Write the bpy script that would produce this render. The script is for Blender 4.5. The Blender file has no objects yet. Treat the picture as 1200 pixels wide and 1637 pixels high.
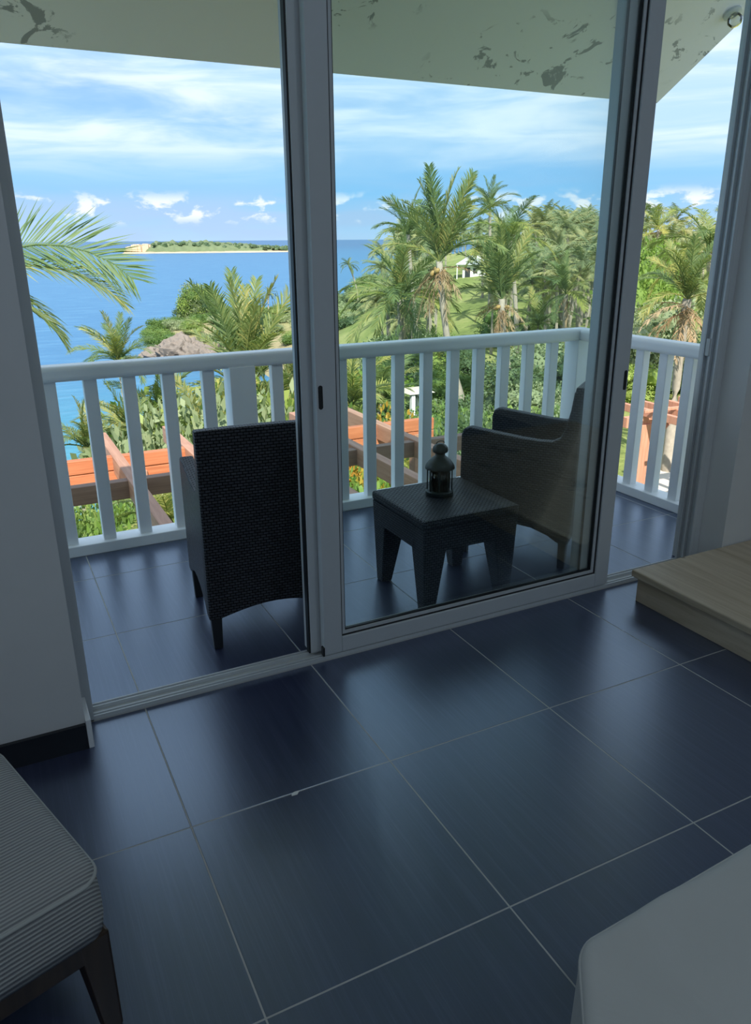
import bpy, bmesh, math, random
from mathutils import Vector, Matrix
from mathutils import noise as mnoise
R = math.radians
SC = bpy.context.scene
COL = SC.collection
# ------------------------------------------------------------------ camera
FPX, PITCH, YAW, ROLL, HC = 1226.04, 0.341822, 0.465814, -0.0073995, 1.47579
_f0 = Vector((math.sin(YAW), math.cos(YAW), 0)); _r0 = Vector((math.cos(YAW), -math.sin(YAW), 0)); _u0 = Vector((0, 0, 1))
C_F = _f0*math.cos(PITCH) - _u0*math.sin(PITCH)
_u = _u0*math.cos(PITCH) + _f0*math.sin(PITCH)
C_R = _r0*math.cos(ROLL) + _u*math.sin(ROLL)
C_U = _u*math.cos(ROLL) - _r0*math.sin(ROLL)
CAM = Vector((0, 0, HC))
cd = bpy.data.cameras.new('camera'); cam = bpy.data.objects.new('camera', cd); COL.objects.link(cam)
cd.sensor_fit = 'HORIZONTAL'; cd.sensor_width = 36; cd.lens = FPX/1200*36; cd.clip_start = .02; cd.clip_end = 60000
mw = Matrix((( C_R.x, C_U.x, -C_F.x, 0), (C_R.y, C_U.y, -C_F.y, 0), (C_R.z, C_U.z, -C_F.z, HC), (0, 0, 0, 1)))
cam.matrix_world = mw
SC.camera = cam
def ray(px, py): return C_R*((px-600)/FPX) - C_U*((py-818.5)/FPX) + C_F
def at_r(px, py, r):                      # the point seen at a pixel, at horizontal distance r
    d = ray(px, py); return CAM + d*(r/math.hypot(d.x, d.y))
def at_z(px, py, z): d = ray(px, py); return CAM + d*((z-HC)/d.z)
# ------------------------------------------------------------------ view, sky, sun
vs = SC.view_settings
vs.view_transform = 'Standard'; vs.look = 'None'; vs.gamma = 1; vs.use_curve_mapping = False
vs.exposure = 0.55
SUN_DIR = Vector((-.42, -1.0, 1.0)).normalized()
sl = bpy.data.lights.new('sun', 'SUN'); sl.energy = 5.2; sl.angle = R(.6); sl.color = (1, .95, .86)
so = bpy.data.objects.new('sun', sl); COL.objects.link(so); so.rotation_euler = SUN_DIR.to_track_quat('Z', 'Y').to_euler(); so.location = (-10, -20, 30)

FILL_W = 12.5  # power of each added fill lamp in the room
class NT:
    """small helper to write node trees"""
    def __init__(s, nt): s.nt = nt
    def n(s, t, **kw):
        nd = s.nt.nodes.new(t)
        for k, v in kw.items():
            if k.startswith('i_'):
                key = k[2:]; key = int(key) if key.isdigit() else key.replace('_', ' ')
                s.set(nd, key, v)
            else: setattr(nd, k, v)
        return nd
    def set(s, nd, key, v):
        if hasattr(v, 'bl_idname') and hasattr(v, 'outputs'): v = v.outputs[0]
        if isinstance(v, bpy.types.NodeSocket): s.nt.links.new(v, nd.inputs[key])
        else: nd.inputs[key].default_value = v
    def math(s, op, a, b=0.0, c=None, clamp=False):
        nd = s.nt.nodes.new('ShaderNodeMath'); nd.operation = op; nd.use_clamp = clamp
        s.set(nd, 0, a); s.set(nd, 1, b)
        if c is not None: s.set(nd, 2, c)
        return nd.outputs[0]
    def smooth(s, v, a, b):
        nd = s.nt.nodes.new('ShaderNodeMapRange'); nd.interpolation_type = 'SMOOTHSTEP'
        s.set(nd, 0, v); nd.inputs[1].default_value = a; nd.inputs[2].default_value = b
        return nd.outputs[0]
    def mix(s, f, a, b):
        nd = s.nt.nodes.new('ShaderNodeMix'); nd.data_type = 'RGBA'
        s.set(nd, 0, f); s.set(nd, 6, a); s.set(nd, 7, b)
        return nd.outputs[2]
    def ramp(s, f, stops):
        nd = s.nt.nodes.new('ShaderNodeValToRGB'); s.set(nd, 0, f); e = nd.color_ramp.elements
        while len(e) < len(stops): e.new(.5)
        for k, (p, c) in zip(e, stops): k.position = p; k.color = c if len(c) == 4 else (*c, 1)
        return nd.outputs[0]
    def noise(s, vec, scale, detail=4, rough=.5, dist=0.0):
        nd = s.nt.nodes.new('ShaderNodeTexNoise'); 
        if vec is not None: s.set(nd, 'Vector', vec)
        nd.inputs['Scale'].default_value = scale; nd.inputs['Detail'].default_value = detail; nd.inputs['Roughness'].default_value = rough; nd.inputs['Distortion'].default_value = dist
        return nd.outputs[0]
    def comb(s, x, y, z=0.0):
        nd = s.nt.nodes.new('ShaderNodeCombineXYZ'); s.set(nd, 0, x); s.set(nd, 1, y); s.set(nd, 2, z); return nd.outputs[0]

w = bpy.data.worlds.new('sky'); SC.world = w; w.use_nodes = True; w.node_tree.nodes.clear()
N = NT(w.node_tree)
tc = N.n('ShaderNodeTexCoord'); sx = N.n('ShaderNodeSeparateXYZ', i_0=tc.outputs['Generated'])
az = N.math('ARCTAN2', sx.outputs[0], sx.outputs[1]); el = N.math('ARCSINE', sx.outputs[2])
elc = N.math('MAXIMUM', el, -.02)
base = N.ramp(N.math('MULTIPLY_ADD', elc, .75, .02), [(0.02, (.36, .53, .74, 1)), (.06, (.21, .46, .74, 1)), (.16, (.24, .42, .72, 1)), (.5, (.26, .42, .72, 1)), (1, (.24, .40, .70, 1))])
# high, streaky cloud
v1 = N.comb(N.math('MULTIPLY', az, 1.5), N.math('MULTIPLY', elc, 6.5), 3.7)
n1 = N.noise(v1, 1.6, 6, .52, .35)
v1b = N.comb(N.math('MULTIPLY', az, 2.3), N.math('MULTIPLY', elc, 15), 11.3)
n1b = N.noise(v1b, 2.2, 6, .55, .6)
cov = N.math('ADD', N.math('MULTIPLY', n1, .72), N.math('MULTIPLY', n1b, .28))
st = N.math('MULTIPLY', N.smooth(cov, .32, .53), N.smooth(elc, .05, .12))
stc = N.mix(N.smooth(n1b, .35, .65), (.42, .60, .78, 1), (.66, .76, .84, 1))
c1 = N.mix(N.math('MULTIPLY', st, .88), base, stc)
# low bank over the sea, and small cumulus puffs in it
bank = N.math('MULTIPLY', N.smooth(elc, .075, .03), N.smooth(N.noise(N.comb(N.math('MULTIPLY', az, 3), N.math('MULTIPLY', elc, 16), 5.1), 1.5, 4, .5), .38, .56))
c2 = N.mix(N.math('MULTIPLY', bank, .7), c1, (.34, .47, .68, 1))
v2 = N.comb(N.math('MULTIPLY', az, 26), N.math('MULTIPLY', elc, 52), 2.2)
n2 = N.noise(v2, 1.0, 6, .55, .2)
puff = N.math('MULTIPLY', N.smooth(n2, .51, .62), N.math('MULTIPLY', N.smooth(elc, .014, .030), N.smooth(elc, .058, .040)))
c3 = N.mix(N.math('MULTIPLY', puff, .9), c2, (.72, .76, .80, 1))
bg = N.n('ShaderNodeBackground', i_0=c3, i_1=1.0)
N.n('ShaderNodeOutputWorld', i_0=bg)

# ------------------------------------------------------------------ mesh helpers
def box(bm, x0, x1, y0, y1, z0, z1, M=None):
    v = [bm.verts.new(p) for p in ((x0,y0,z0),(x1,y0,z0),(x1,y1,z0),(x0,y1,z0),(x0,y0,z1),(x1,y0,z1),(x1,y1,z1),(x0,y1,z1))]
    for f in ((3,2,1,0),(4,5,6,7),(0,1,5,4),(1,2,6,5),(2,3,7,6),(3,0,4,7)): bm.faces.new([v[i] for i in f])
    if M is not None:
        for q in v: q.co = M @ q.co
    return v
def hexa(bm, lo, hi):                     # 4 lower + 4 upper points
    v = [bm.verts.new(p) for p in list(lo)+list(hi)]
    for f in ((3,2,1,0),(4,5,6,7),(0,1,5,4),(1,2,6,5),(2,3,7,6),(3,0,4,7)): bm.faces.new([v[i] for i in f])
def prism(bm, pts, axis, a0, a1):         # polygon extruded along an axis
    def mk(p, a): return (a, p[0], p[1]) if axis == 'x' else ((p[0], a, p[1]) if axis == 'y' else (p[0], p[1], a))
    A = [bm.verts.new(mk(p, a0)) for p in pts]; B = [bm.verts.new(mk(p, a1)) for p in pts]
    n = len(pts)
    bm.faces.new(A[::-1]); bm.faces.new(B)
    for i in range(n): bm.faces.new((A[i], A[(i+1) % n], B[(i+1) % n], B[i]))
def tube(bm, path, radii, n=8, cap=True):
    rings = []
    for i, p in enumerate(path):
        p = Vector(p); a = Vector(path[max(i-1, 0)]); b = Vector(path[min(i+1, len(path)-1)])
        t = (b-a).normalized(); s = t.cross(Vector((0, 0, 1)))
        if s.length < .05: s = t.cross(Vector((1, 0, 0)))
        s.normalize(); u = s.cross(t)
        r = radii[i] if isinstance(radii, (list, tuple)) else radii
        rings.append([bm.verts.new(p + s*(r*math.cos(2*math.pi*k/n)) + u*(r*math.sin(2*math.pi*k/n))) for k in range(n)])
    for a, b in zip(rings, rings[1:]):
        for k in range(n): bm.faces.new((a[k], a[(k+1) % n], b[(k+1) % n], b[k]))
    if cap: bm.faces.new(rings[0][::-1]); bm.faces.new(rings[-1])
def lathe(bm, prof, n=24, c=(0, 0)):
    rings = []
    for r, z in prof:
        rings.append([bm.verts.new((c[0]+max(r, 1e-4)*math.cos(2*math.pi*k/n), c[1]+max(r, 1e-4)*math.sin(2*math.pi*k/n), z)) for k in range(n)])
    for a, b in zip(rings, rings[1:]):
        for k in range(n): bm.faces.new((a[k], a[(k+1) % n], b[(k+1) % n], b[k]))
    bm.faces.new(rings[0][::-1]); bm.faces.new(rings[-1])
def mesh_of(name, bm, mats, smooth=False, uv=False):
    bmesh.ops.recalc_face_normals(bm, faces=bm.faces)
    if uv:
        L = bm.loops.layers.uv.new('box')
        for f in bm.faces:
            a = [abs(c) for c in f.normal]; k = a.index(max(a))
            for l in f.loops:
                c = l.vert.co
                l[L].uv = (c.y, c.z) if k == 0 else ((c.x, c.z) if k == 1 else (c.x, c.y))
    me = bpy.data.meshes.new(name); bm.to_mesh(me); bm.free()
    for m in (mats if isinstance(mats, (list, tuple)) else [mats]): me.materials.append(m)
    if smooth: me.polygons.foreach_set('use_smooth', [True]*len(me.polygons))
    return me
def link(name, me, parent=None, loc=None, rot=None, scale=None):
    o = bpy.data.objects.new(name, me); COL.objects.link(o)
    if parent is not None: o.parent = parent
    if loc is not None: o.location = loc
    if rot is not None: o.rotation_euler = rot
    if scale is not None: o.scale = (scale,)*3 if isinstance(scale, (int, float)) else scale
    return o
def obj(name, bm, mat, parent=None, smooth=False, bevel=0, uv=False, seg=2):
    o = link(name, mesh_of(name, bm, mat, smooth, uv), parent)
    if bevel:
        b = o.modifiers.new('bevel', 'BEVEL'); b.width = bevel; b.segments = seg; b.limit_method = 'ANGLE'; b.angle_limit = R(40)
    return o
def bx(name, x0, x1, y0, y1, z0, z1, mat, parent=None, bevel=0, uv=False, smooth=False, seg=2):
    bm = bmesh.new(); box(bm, x0, x1, y0, y1, z0, z1); return obj(name, bm, mat, parent, smooth, bevel, uv, seg)
def empty(name, loc=(0, 0, 0), rz=0):
    o = bpy.data.objects.new(name, None); COL.objects.link(o); o.location = loc; o.rotation_euler = (0, 0, rz); o.empty_display_size = .1; return o
def tag(o, label, cat, group=None):
    o['label'] = label; o['category'] = cat
    if group: o['group'] = group
    return o
def struct(o, label=None):
    o['kind'] = 'structure'
    if label: o['label'] = label
    return o
def copy_tree(o, parent=None):
    c = o.copy(); COL.objects.link(c); c.parent = parent
    for ch in list(o.children): copy_tree(ch, c)
    return c

# ------------------------------------------------------------------ materials
def new_mat(name):
    m = bpy.data.materials.new(name); m.use_nodes = True; m.node_tree.nodes.clear(); return m, NT(m.node_tree)
def finish(N, bsdf, disp=None): N.n('ShaderNodeOutputMaterial', i_0=bsdf)
def pbsdf(N, col, rough=.5, metal=0.0, spec=.5, normal=None, **kw):
    b = N.n('ShaderNodeBsdfPrincipled')
    N.set(b, 'Base Color', col if not isinstance(col, tuple) or len(col) == 4 else (*col, 1)); N.set(b, 'Roughness', rough); N.set(b, 'Metallic', metal); N.set(b, 'Specular IOR Level', spec)
    if normal is not None: N.set(b, 'Normal', normal)
    for k, v in kw.items(): N.set(b, k.replace('_', ' '), v)
    return b
def bump(N, h, strength=.3, dist=.01): return N.n('ShaderNodeBump', i_Strength=strength, i_Distance=dist, i_Height=h).outputs[0]
def plain(name, col, rough=.5, metal=0.0, spec=.5, var=.08, nscale=6, bmp=0.0):
    m, N = new_mat(name); tc = N.n('ShaderNodeTexCoord')
    n = N.noise(tc.outputs['Object'], nscale, 5)
    c = N.mix(n, tuple(x*(1-var) for x in col)+(1,), tuple(min(1, x*(1+var)) for x in col)+(1,))
    finish(N, pbsdf(N, c, rough, metal, spec, bump(N, n, bmp, .01) if bmp else None)); return m
M = {}
M['plaster'] = plain('white_wall_plaster', (.74, .75, .75), .8, var=.04, nscale=9, bmp=.06)
M['alu'] = plain('white_aluminium', (.60, .63, .65), .38, var=.03, nscale=20)
M['alu_dark'] = plain('track_aluminium', (.55, .57, .57), .4, var=.05, nscale=20)
M['rubber'] = plain('black_rubber', (.012, .013, .015), .5)
M['rail'] = plain('white_painted_rail', (.88, .90, .92), .35, var=.03, nscale=8, bmp=.03)
M['skirting'] = plain('dark_skirting_tile', (.014, .016, .022), .35, var=.2)
M['grout'] = plain('pale_grout', (.50, .50, .48), .85, var=.12, nscale=30)
M['concrete'] = plain('concrete', (.5, .48, .44), .9, var=.1)
def m_soffit():
    m, N = new_mat('peeling_white_soffit'); tc = N.n('ShaderNodeTexCoord'); v = tc.outputs['Object']
    big = N.noise(v, 1.1, 3, .5)
    n = N.noise(v, 6.5, 7, .62, .8)
    band = N.noise(N.n('ShaderNodeVectorMath', operation='ADD', i_0=v, i_1=(7, 3, 1)).outputs[0], .9, 1, .5)
    spots = N.math('MULTIPLY', N.smooth(n, .578, .615), N.smooth(band, .40, .48))
    c = N.mix(big, (.80, .78, .79, 1), (.89, .87, .88, 1))
    c = N.mix(N.math('MULTIPLY', spots, .72), c, (.16, .17, .18, 1))
    finish(N, pbsdf(N, c, .85, normal=bump(N, n, .1, .01))); return m
M['soffit'] = m_soffit()
def m_tile():
    m, N = new_mat('charcoal_streaked_tile'); tc = N.n('ShaderNodeTexCoord'); oi = N.n('ShaderNodeObjectInfo')
    off = N.math('MULTIPLY', oi.outputs['Random'], 37.0)
    sx = N.n('ShaderNodeSeparateXYZ', i_0=tc.outputs['Object'])
    v = N.comb(N.math('MULTIPLY', sx.outputs[0], 95.0), N.math('MULTIPLY', sx.outputs[1], 2.4), off)
    n = N.noise(v, 1.0, 5, .6)
    v2 = N.comb(N.math('MULTIPLY', sx.outputs[0], 300.0), N.math('MULTIPLY', sx.outputs[1], 5.0), off)
    n2 = N.noise(v2, 1.0, 3, .6)
    f = N.math('ADD', N.math('MULTIPLY', n, .6), N.math('MULTIPLY', n2, .4))
    c = N.ramp(f, [(.3, (.012, .016, .045)), (.5, (.025, .031, .078)), (.68, (.058, .068, .135))])
    r = N.math('MULTIPLY_ADD', f, .1, .25)
    finish(N, pbsdf(N, c, r, spec=.5, normal=bump(N, f, .05, .001), IOR=2.9, Specular_Tint=(.72, .84, 1.0, 1))); return m
M['tile'] = m_tile()
def m_wicker():
    m, N = new_mat('dark_woven_rattan'); tc = N.n('ShaderNodeTexCoord')
    b = N.n('ShaderNodeTexBrick', offset=.5, i_Vector=tc.outputs['UV'], i_Scale=1.0)
    b.inputs['Brick Width'].default_value = .021; b.inputs['Row Height'].default_value = .0110; b.inputs['Mortar Size'].default_value = .0022; b.inputs['Mortar Smooth'].default_value = .9
    b.inputs['Color1'].default_value = (.034, .037, .045, 1); b.inputs['Color2'].default_value = (.060, .064, .076, 1); b.inputs['Mortar'].default_value = (.004, .004, .005, 1)
    h = N.math('SUBTRACT', 1.0, b.outputs['Fac'])
    finish(N, pbsdf(N, b.outputs['Color'], .45, spec=N.math('MULTIPLY', h, .55), normal=bump(N, h, 1.0, .008))); return m
M['wicker'] = m_wicker()
M['chair_leg'] = plain('dark_rattan_leg', (.012, .014, .016), .4)
M['lantern'] = plain('dark_green_lantern_metal', (.022, .034, .034), .42, metal=.3, var=.15)
M['candle'] = plain('candle_wax', (.62, .60, .52), .6)
def m_glass(name, tint=(.90, .96, .95), refl=1.0):
    m, N = new_mat(name)
    t = N.n('ShaderNodeBsdfTransparent', i_0=(*tint, 1)); g = N.n('ShaderNodeBsdfGlossy', i_0=(1, 1, 1, 1), i_1=.02)
    f = N.n('ShaderNodeFresnel', i_0=1.45)
    mx = N.n('ShaderNodeMixShader', i_0=N.math('MULTIPLY', f, refl), i_1=t, i_2=g); finish(N, mx); return m
M['glass'] = m_glass('clear_door_glass', (.955, .985, .98), .33)
M['lantern_glass'] = m_glass('lantern_glass', (.97, .98, .98), 1.6)
def m_wood(name, dark, mid, light, axis='y', rough=.55, knots=True):
    m, N = new_mat(name); tc = N.n('ShaderNodeTexCoord'); sx = N.n('ShaderNodeSeparateXYZ', i_0=tc.outputs['Object'])
    k = {'x': (1.6, 26, 26), 'y': (26, 1.6, 26), 'z': (26, 26, 1.6)}[axis]
    v = N.comb(*[N.math('MULTIPLY', sx.outputs[i], k[i]) for i in range(3)])
    n = N.noise(v, 1.0, 5, .6, .6)
    c = N.ramp(n, [(.32, dark), (.5, mid), (.68, light)])
    if knots:
        kk = N.noise(tc.outputs['Object'], 5.5, 2, .4, .3)
        c = N.mix(N.smooth(kk, .66, .72), c, tuple(x*.45 for x in dark)+(1,))
    finish(N, pbsdf(N, c, rough, normal=bump(N, n, .15, .004))); return m
M['pine'] = m_wood('pine_step_board', (.46, .36, .24), (.57, .46, .33), (.66, .55, .41))
M['stool_wood'] = m_wood('dark_stained_wood', (.025, .014, .008), (.04, .024, .014), (.055, .035, .02), 'z', .4, False)
M['terracotta'] = m_wood('terracotta_stained_beam', (.40, .125, .05), (.50, .165, .07), (.58, .21, .095), 'x', .6, False)
M['terracotta_y'] = m_wood('terracotta_stained_rafter', (.34, .17, .105), (.41, .215, .14), (.48, .27, .18), 'y', .6, False)
M['shaded_beam'] = m_wood('weathered_shaded_beam', (.19, .115, .08), (.235, .145, .105), (.28, .18, .13), 'x', .7, False)  # near beam: weathered brown with the house's shade put into the colour
M['salmon'] = m_wood('faded_salmon_timber', (.46, .20, .12), (.55, .25, .16), (.62, .31, .21), 'z', .7, False)
def m_stripe():
    m, N = new_mat('ribbed_striped_fabric'); tc = N.n('ShaderNodeTexCoord'); sx = N.n('ShaderNodeSeparateXYZ', i_0=tc.outputs['Object'])
    s = N.math('SINE', N.math('ADD', N.math('MULTIPLY', N.math('ADD', sx.outputs[1], N.math('MULTIPLY', sx.outputs[2], .85)), 740.0), N.math('MULTIPLY', N.noise(tc.outputs['Object'], 40, 2), 1.4)))
    f = N.math('MULTIPLY_ADD', s, .5, .5)
    c = N.mix(N.smooth(f, .25, .75), (.30, .30, .30, 1), (.50, .505, .49, 1))
    w = N.noise(tc.outputs['Object'], 600, 2)
    finish(N, pbsdf(N, c, .95, spec=.1, normal=bump(N, N.math('ADD', f, N.math('MULTIPLY', w, .4)), .6, .003))); return m
M['stripe'] = m_stripe()
M['stripe_edge'] = plain('pale_piping', (.46, .47, .45), .9, var=.1)
def m_cloth():
    m, N = new_mat('off_white_cotton_cover'); tc = N.n('ShaderNodeTexCoord'); v = tc.outputs['Object']
    n = N.noise(v, 5, 4, .5, .4); w = N.noise(v, 900, 1)
    c = N.mix(n, (.50, .50, .475, 1), (.57, .57, .55, 1))
    finish(N, pbsdf(N, c, .95, spec=.1, normal=bump(N, N.math('ADD', N.math('MULTIPLY', n, 6), N.math('MULTIPLY', w, .15)), .18, .008))); return m
M['cloth'] = m_cloth()
M['paper'] = plain('white_scrap', (.8, .8, .78), .9)
M['fill_glow'] = None
def m_leaf(name, stops, rough=.5, trans=.35, nscale=1.5):
    m, N = new_mat(name); oi = N.n('ShaderNodeObjectInfo'); tc = N.n('ShaderNodeTexCoord'); geo = N.n('ShaderNodeNewGeometry')
    n = N.noise(tc.outputs['Object'], nscale, 3)
    f = N.math('ADD', N.math('MULTIPLY', oi.outputs['Random'], .45), N.math('ADD', N.math('MULTIPLY', n, .35), N.math('MULTIPLY', geo.outputs['Random Per Island'], .3)))
    c = N.ramp(f, stops)
    b = pbsdf(N, c, rough, spec=.35); t = N.n('ShaderNodeBsdfTranslucent', i_0=N.mix(.5, c, (.35, .45, .06, 1)))
    finish(N, N.n('ShaderNodeMixShader', i_0=trans, i_1=b, i_2=t)); return m
M['frond'] = m_leaf('palm_frond_green', [(.2, (0.072, 0.128, 0.049)), (.45, (0.135, 0.202, 0.075)), (.66, (0.239, 0.283, 0.092)), (.85, (0.431, 0.378, 0.125))])
M['frond_yellow'] = m_leaf('palm_frond_yellowing', [(.25, (0.188, 0.250, 0.062)), (.5, (0.338, 0.375, 0.094)), (.8, (0.525, 0.450, 0.125))])
M['frond_dead'] = m_leaf('palm_frond_dead', [(.25, (.22, .13, .065)), (.5, (.33, .22, .12)), (.8, (.44, .34, .22))], .8, .2)
M['far_frond'] = m_leaf('hillside_palm_green', [(.2, (0.108, 0.152, 0.075)), (.5, (0.186, 0.230, 0.105)), (.8, (0.358, 0.339, 0.149))], .6, .25)
M['leaf'] = m_leaf('shrub_leaf_green', [(.2, (0.068, 0.140, 0.036)), (.5, (0.138, 0.233, 0.057)), (.8, (0.289, 0.372, 0.101))], .5, .3)
M['leaf_bright'] = m_leaf('sunny_leaf_green', [(.2, (0.110, 0.205, 0.034)), (.5, (0.198, 0.316, 0.057)), (.8, (0.352, 0.428, 0.115))], .5, .35)
M['leaf_dark'] = m_leaf('deep_leaf_green', [(.2, (0.040, 0.084, 0.041)), (.5, (0.079, 0.134, 0.062)), (.8, (0.132, 0.190, 0.083))], .5, .25)
M['leaf_grey'] = m_leaf('silvery_leaf_green', [(.2, (0.137, 0.200, 0.095)), (.5, (0.242, 0.304, 0.158)), (.8, (0.378, 0.420, 0.231))], .6, .25)
M['leaf_croton'] = m_leaf('yellow_orange_leaf', [(.2, (.22, .20, .03)), (.5, (.48, .34, .04)), (.8, (.58, .30, .05))], .5, .35)
M['trunk'] = plain('palm_trunk', (.34, .30, .24), .9, var=.3, nscale=9, bmp=.5)
M['stem'] = plain('woody_stem', (.13, .10, .07), .9, var=.25)
M['rock'] = plain('grey_brown_rock', (.20, .17, .145), .95, var=.45, nscale=.7, bmp=.8)
M['cliff'] = plain('pale_orange_cliff', (.56, .40, .28), .95, var=.3, nscale=.06)
M['island_green'] = plain('island_scrub_green', (.13, .17, .085), .95, var=.35, nscale=.12)
M['sand'] = plain('pale_sand', (.62, .54, .42), .95, var=.12, nscale=.3)
M['bld_white'] = plain('white_render', (.82, .82, .80), .8, var=.05)
M['bld_roof'] = plain('pale_blue_roof', (.70, .76, .80), .6, var=.06)
M['dark_open'] = plain('dark_opening', (.03, .035, .04), .4)
M['path'] = plain('pale_path_concrete', (.60, .53, .44), .9, var=.12, nscale=2)
M['nut'] = plain('coconut_husk', (.36, .24, .08), .6, var=.3)
def m_ground():
    m, N = new_mat('grass_and_earth'); tc = N.n('ShaderNodeTexCoord'); v = tc.outputs['Object']
    a = N.noise(v, .12, 4); b = N.noise(v, 2.2, 5, .65)
    c = N.ramp(N.math('ADD', N.math('MULTIPLY', a, .6), N.math('MULTIPLY', b, .4)), [(.34, (.12, .16, .05)), (.5, (.235, .275, .085)), (.64, (.35, .34, .14))])
    sz = N.n('ShaderNodeSeparateXYZ', i_0=v)
    c = N.mix(N.smooth(N.math('ADD', sz.outputs[2], N.math('MULTIPLY', a, 3.0)), -7.5, -11.5), c, N.mix(b, (.22, .20, .11, 1), (.40, .34, .20, 1)))
    finish(N, pbsdf(N, c, .95, spec=.1, normal=bump(N, b, .6, .2))); return m
M['ground'] = m_ground()
def m_sea():
    m, N = new_mat('tropical_sea_water'); tc = N.n('ShaderNodeTexCoord'); v = tc.outputs['Object']
    d = N.n('ShaderNodeVectorMath', operation='LENGTH', i_0=v).outputs['Value']
    patch = N.noise(v, .012, 4, .55)
    dd = N.math('ADD', d, N.math('MULTIPLY', N.math('SUBTRACT', patch, .5), 60.0))
    shallow = N.smooth(dd, 120.0, 35.0)
    far = N.smooth(d, 300.0, 2500.0)
    sx = N.n('ShaderNodeSeparateXYZ', i_0=v)
    rip = N.noise(N.comb(N.math('MULTIPLY', sx.outputs[0], .10), N.math('MULTIPLY', sx.outputs[1], .34)), 1.0, 6, .65, .4)
    c = N.mix(far, (.05, .165, .315, 1), (.045, .115, .24, 1))
    c = N.mix(shallow, c, (.06, .27, .33, 1))
    c = N.mix(N.math('MULTIPLY', N.smooth(rip, .45, .7), .35), c, (.13, .31, .46, 1))
    b = pbsdf(N, c, .4, spec=.15, normal=bump(N, rip, .35, 1.2))
    finish(N, b); return m
M['sea'] = m_sea()

# ------------------------------------------------------------------ the room
DX0, DX1 = .10, 2.87          # door opening
YI, YO = 2.19, 2.46           # inner and outer face of the front wall
RX0, RX1, RY0 = -2.6, 4.0, -3.6
EY, EZ, SL, RIDGE = 4.2, 2.303, .585, -.9
def roof_z(y): return EZ + SL*(EY-y) if y >= RIDGE else EZ + SL*(EY-RIDGE) - SL*(RIDGE-y)
T, GX, GY, GAP = .6, .29596, .49688, .0032
def tile_mesh(name, w, h):
    bm = bmesh.new(); box(bm, 0, w, 0, h, -.012, 0); return mesh_of(name, bm, M['tile'])
_tm = {}
def tiles(parent, x0, x1, y0, y1, topz=0.0):
    i0 = math.floor((x0-GX)/T); j0 = math.floor((y0-GY)/T)
    for i in range(i0, i0+40):
        for j in range(j0, j0+40):
            a, b = max(GX+i*T+GAP/2, x0), min(GX+(i+1)*T-GAP/2, x1); c, d = max(GY+j*T+GAP/2, y0), min(GY+(j+1)*T-GAP/2, y1)
            if 0 < y1-(GY+(j+1)*T) < .05: d = y1
            if b-a < .02 or d-c < .03: continue
            k = (round(b-a, 4), round(d-c, 4))
            if k not in _tm: _tm[k] = tile_mesh('tile', *k)
            o = link('tile', _tm[k], parent, (a, c, topz))
            bv = o.modifiers.new('bevel', 'BEVEL'); bv.width = .0012; bv.segments = 1
fl = struct(bx('floor', RX0, RX1, RY0, 2.318, -.2, -.0007, M['grout']), 'dark charcoal streaked tile floor of the room with pale grout')
tiles(fl, RX0, RX1, RY0, 2.317)
fb = struct(bx('floor_balcony', -1.6, 3.50, 2.318, 3.94, -.2, -.0007, M['grout']), 'dark tiled balcony floor reflecting the sky')
tiles(fb, -1.6, 3.36, 2.402, 3.80)
def wall(name, boxes, mat=None, label=None, polys=()):
    bm = bmesh.new()
    for b in boxes: box(bm, *b)
    for pts, ax, a0, a1 in polys: prism(bm, pts, ax, a0, a1)
    return struct(obj(name, bm, mat or M['plaster']), label)
HEAD = 2.56
wl = wall('wall_left', [(RX0, DX0, YI, YO, 0, HEAD)], label='shaded white wall left of the sliding door')
wr = wall('wall_right', [(DX1, RX1, YI, YO, 0, HEAD)], label='white wall right of the sliding door above the step')
wall('wall_front', [], polys=[([(YI, HEAD), (YO, HEAD), (YO, roof_z(YO)), (YI, roof_z(YI))], 'x', RX0, RX1)], label='white wall over the sliding door')
side = [(YO, -.2), (YO, roof_z(YO)), (RIDGE, roof_z(RIDGE)), (RY0-.2, roof_z(RY0-.2)), (RY0-.2, -.2)]
wall('wall_east', [], polys=[(side, 'x', RX1, RX1+.2)], label='white side wall at the right of the room')
wall('wall_west', [], polys=[(side, 'x', RX0-.2, RX0)], label='white side wall at the left of the room')
wall('wall_back', [(RX0, RX1, RY0-.2, RY0, 0, 3.6)], label='white back wall of the room')
# pitched roof: its underside is the soffit over the balcony and the ceiling inside
bm = bmesh.new()
pts = [(EY, EZ), (EY, EZ+.16), (RIDGE, roof_z(RIDGE)+.2), (-4.6, roof_z(-4.6)+.2), (-4.6, roof_z(-4.6)), (RIDGE, roof_z(RIDGE))]
prism(bm, pts, 'x', -4.5, EY)
struct(obj('ceiling', bm, M['soffit']), 'sloping white roof soffit with peeling grey marks over the balcony')
# lower storey under the balcony
wall('wall_lower', [(RX0-.2, RX1+.2, 2.0, 2.4, -5.2, -.2), (-1.5, -1.3, 2.4, 3.8, -5.2, -.2)], label='lower storey wall below the balcony')
# skirting
bx('baseboard_left', RX0, DX0-.001, YI-.014, YI, 0, .085, M['skirting'])['kind'] = 'structure'
bx('baseboard_reveal', DX0, DX0+.016, YI-.014, 2.317, 0, .10, M['rail'], bevel=.002)['kind'] = 'structure'
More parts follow.
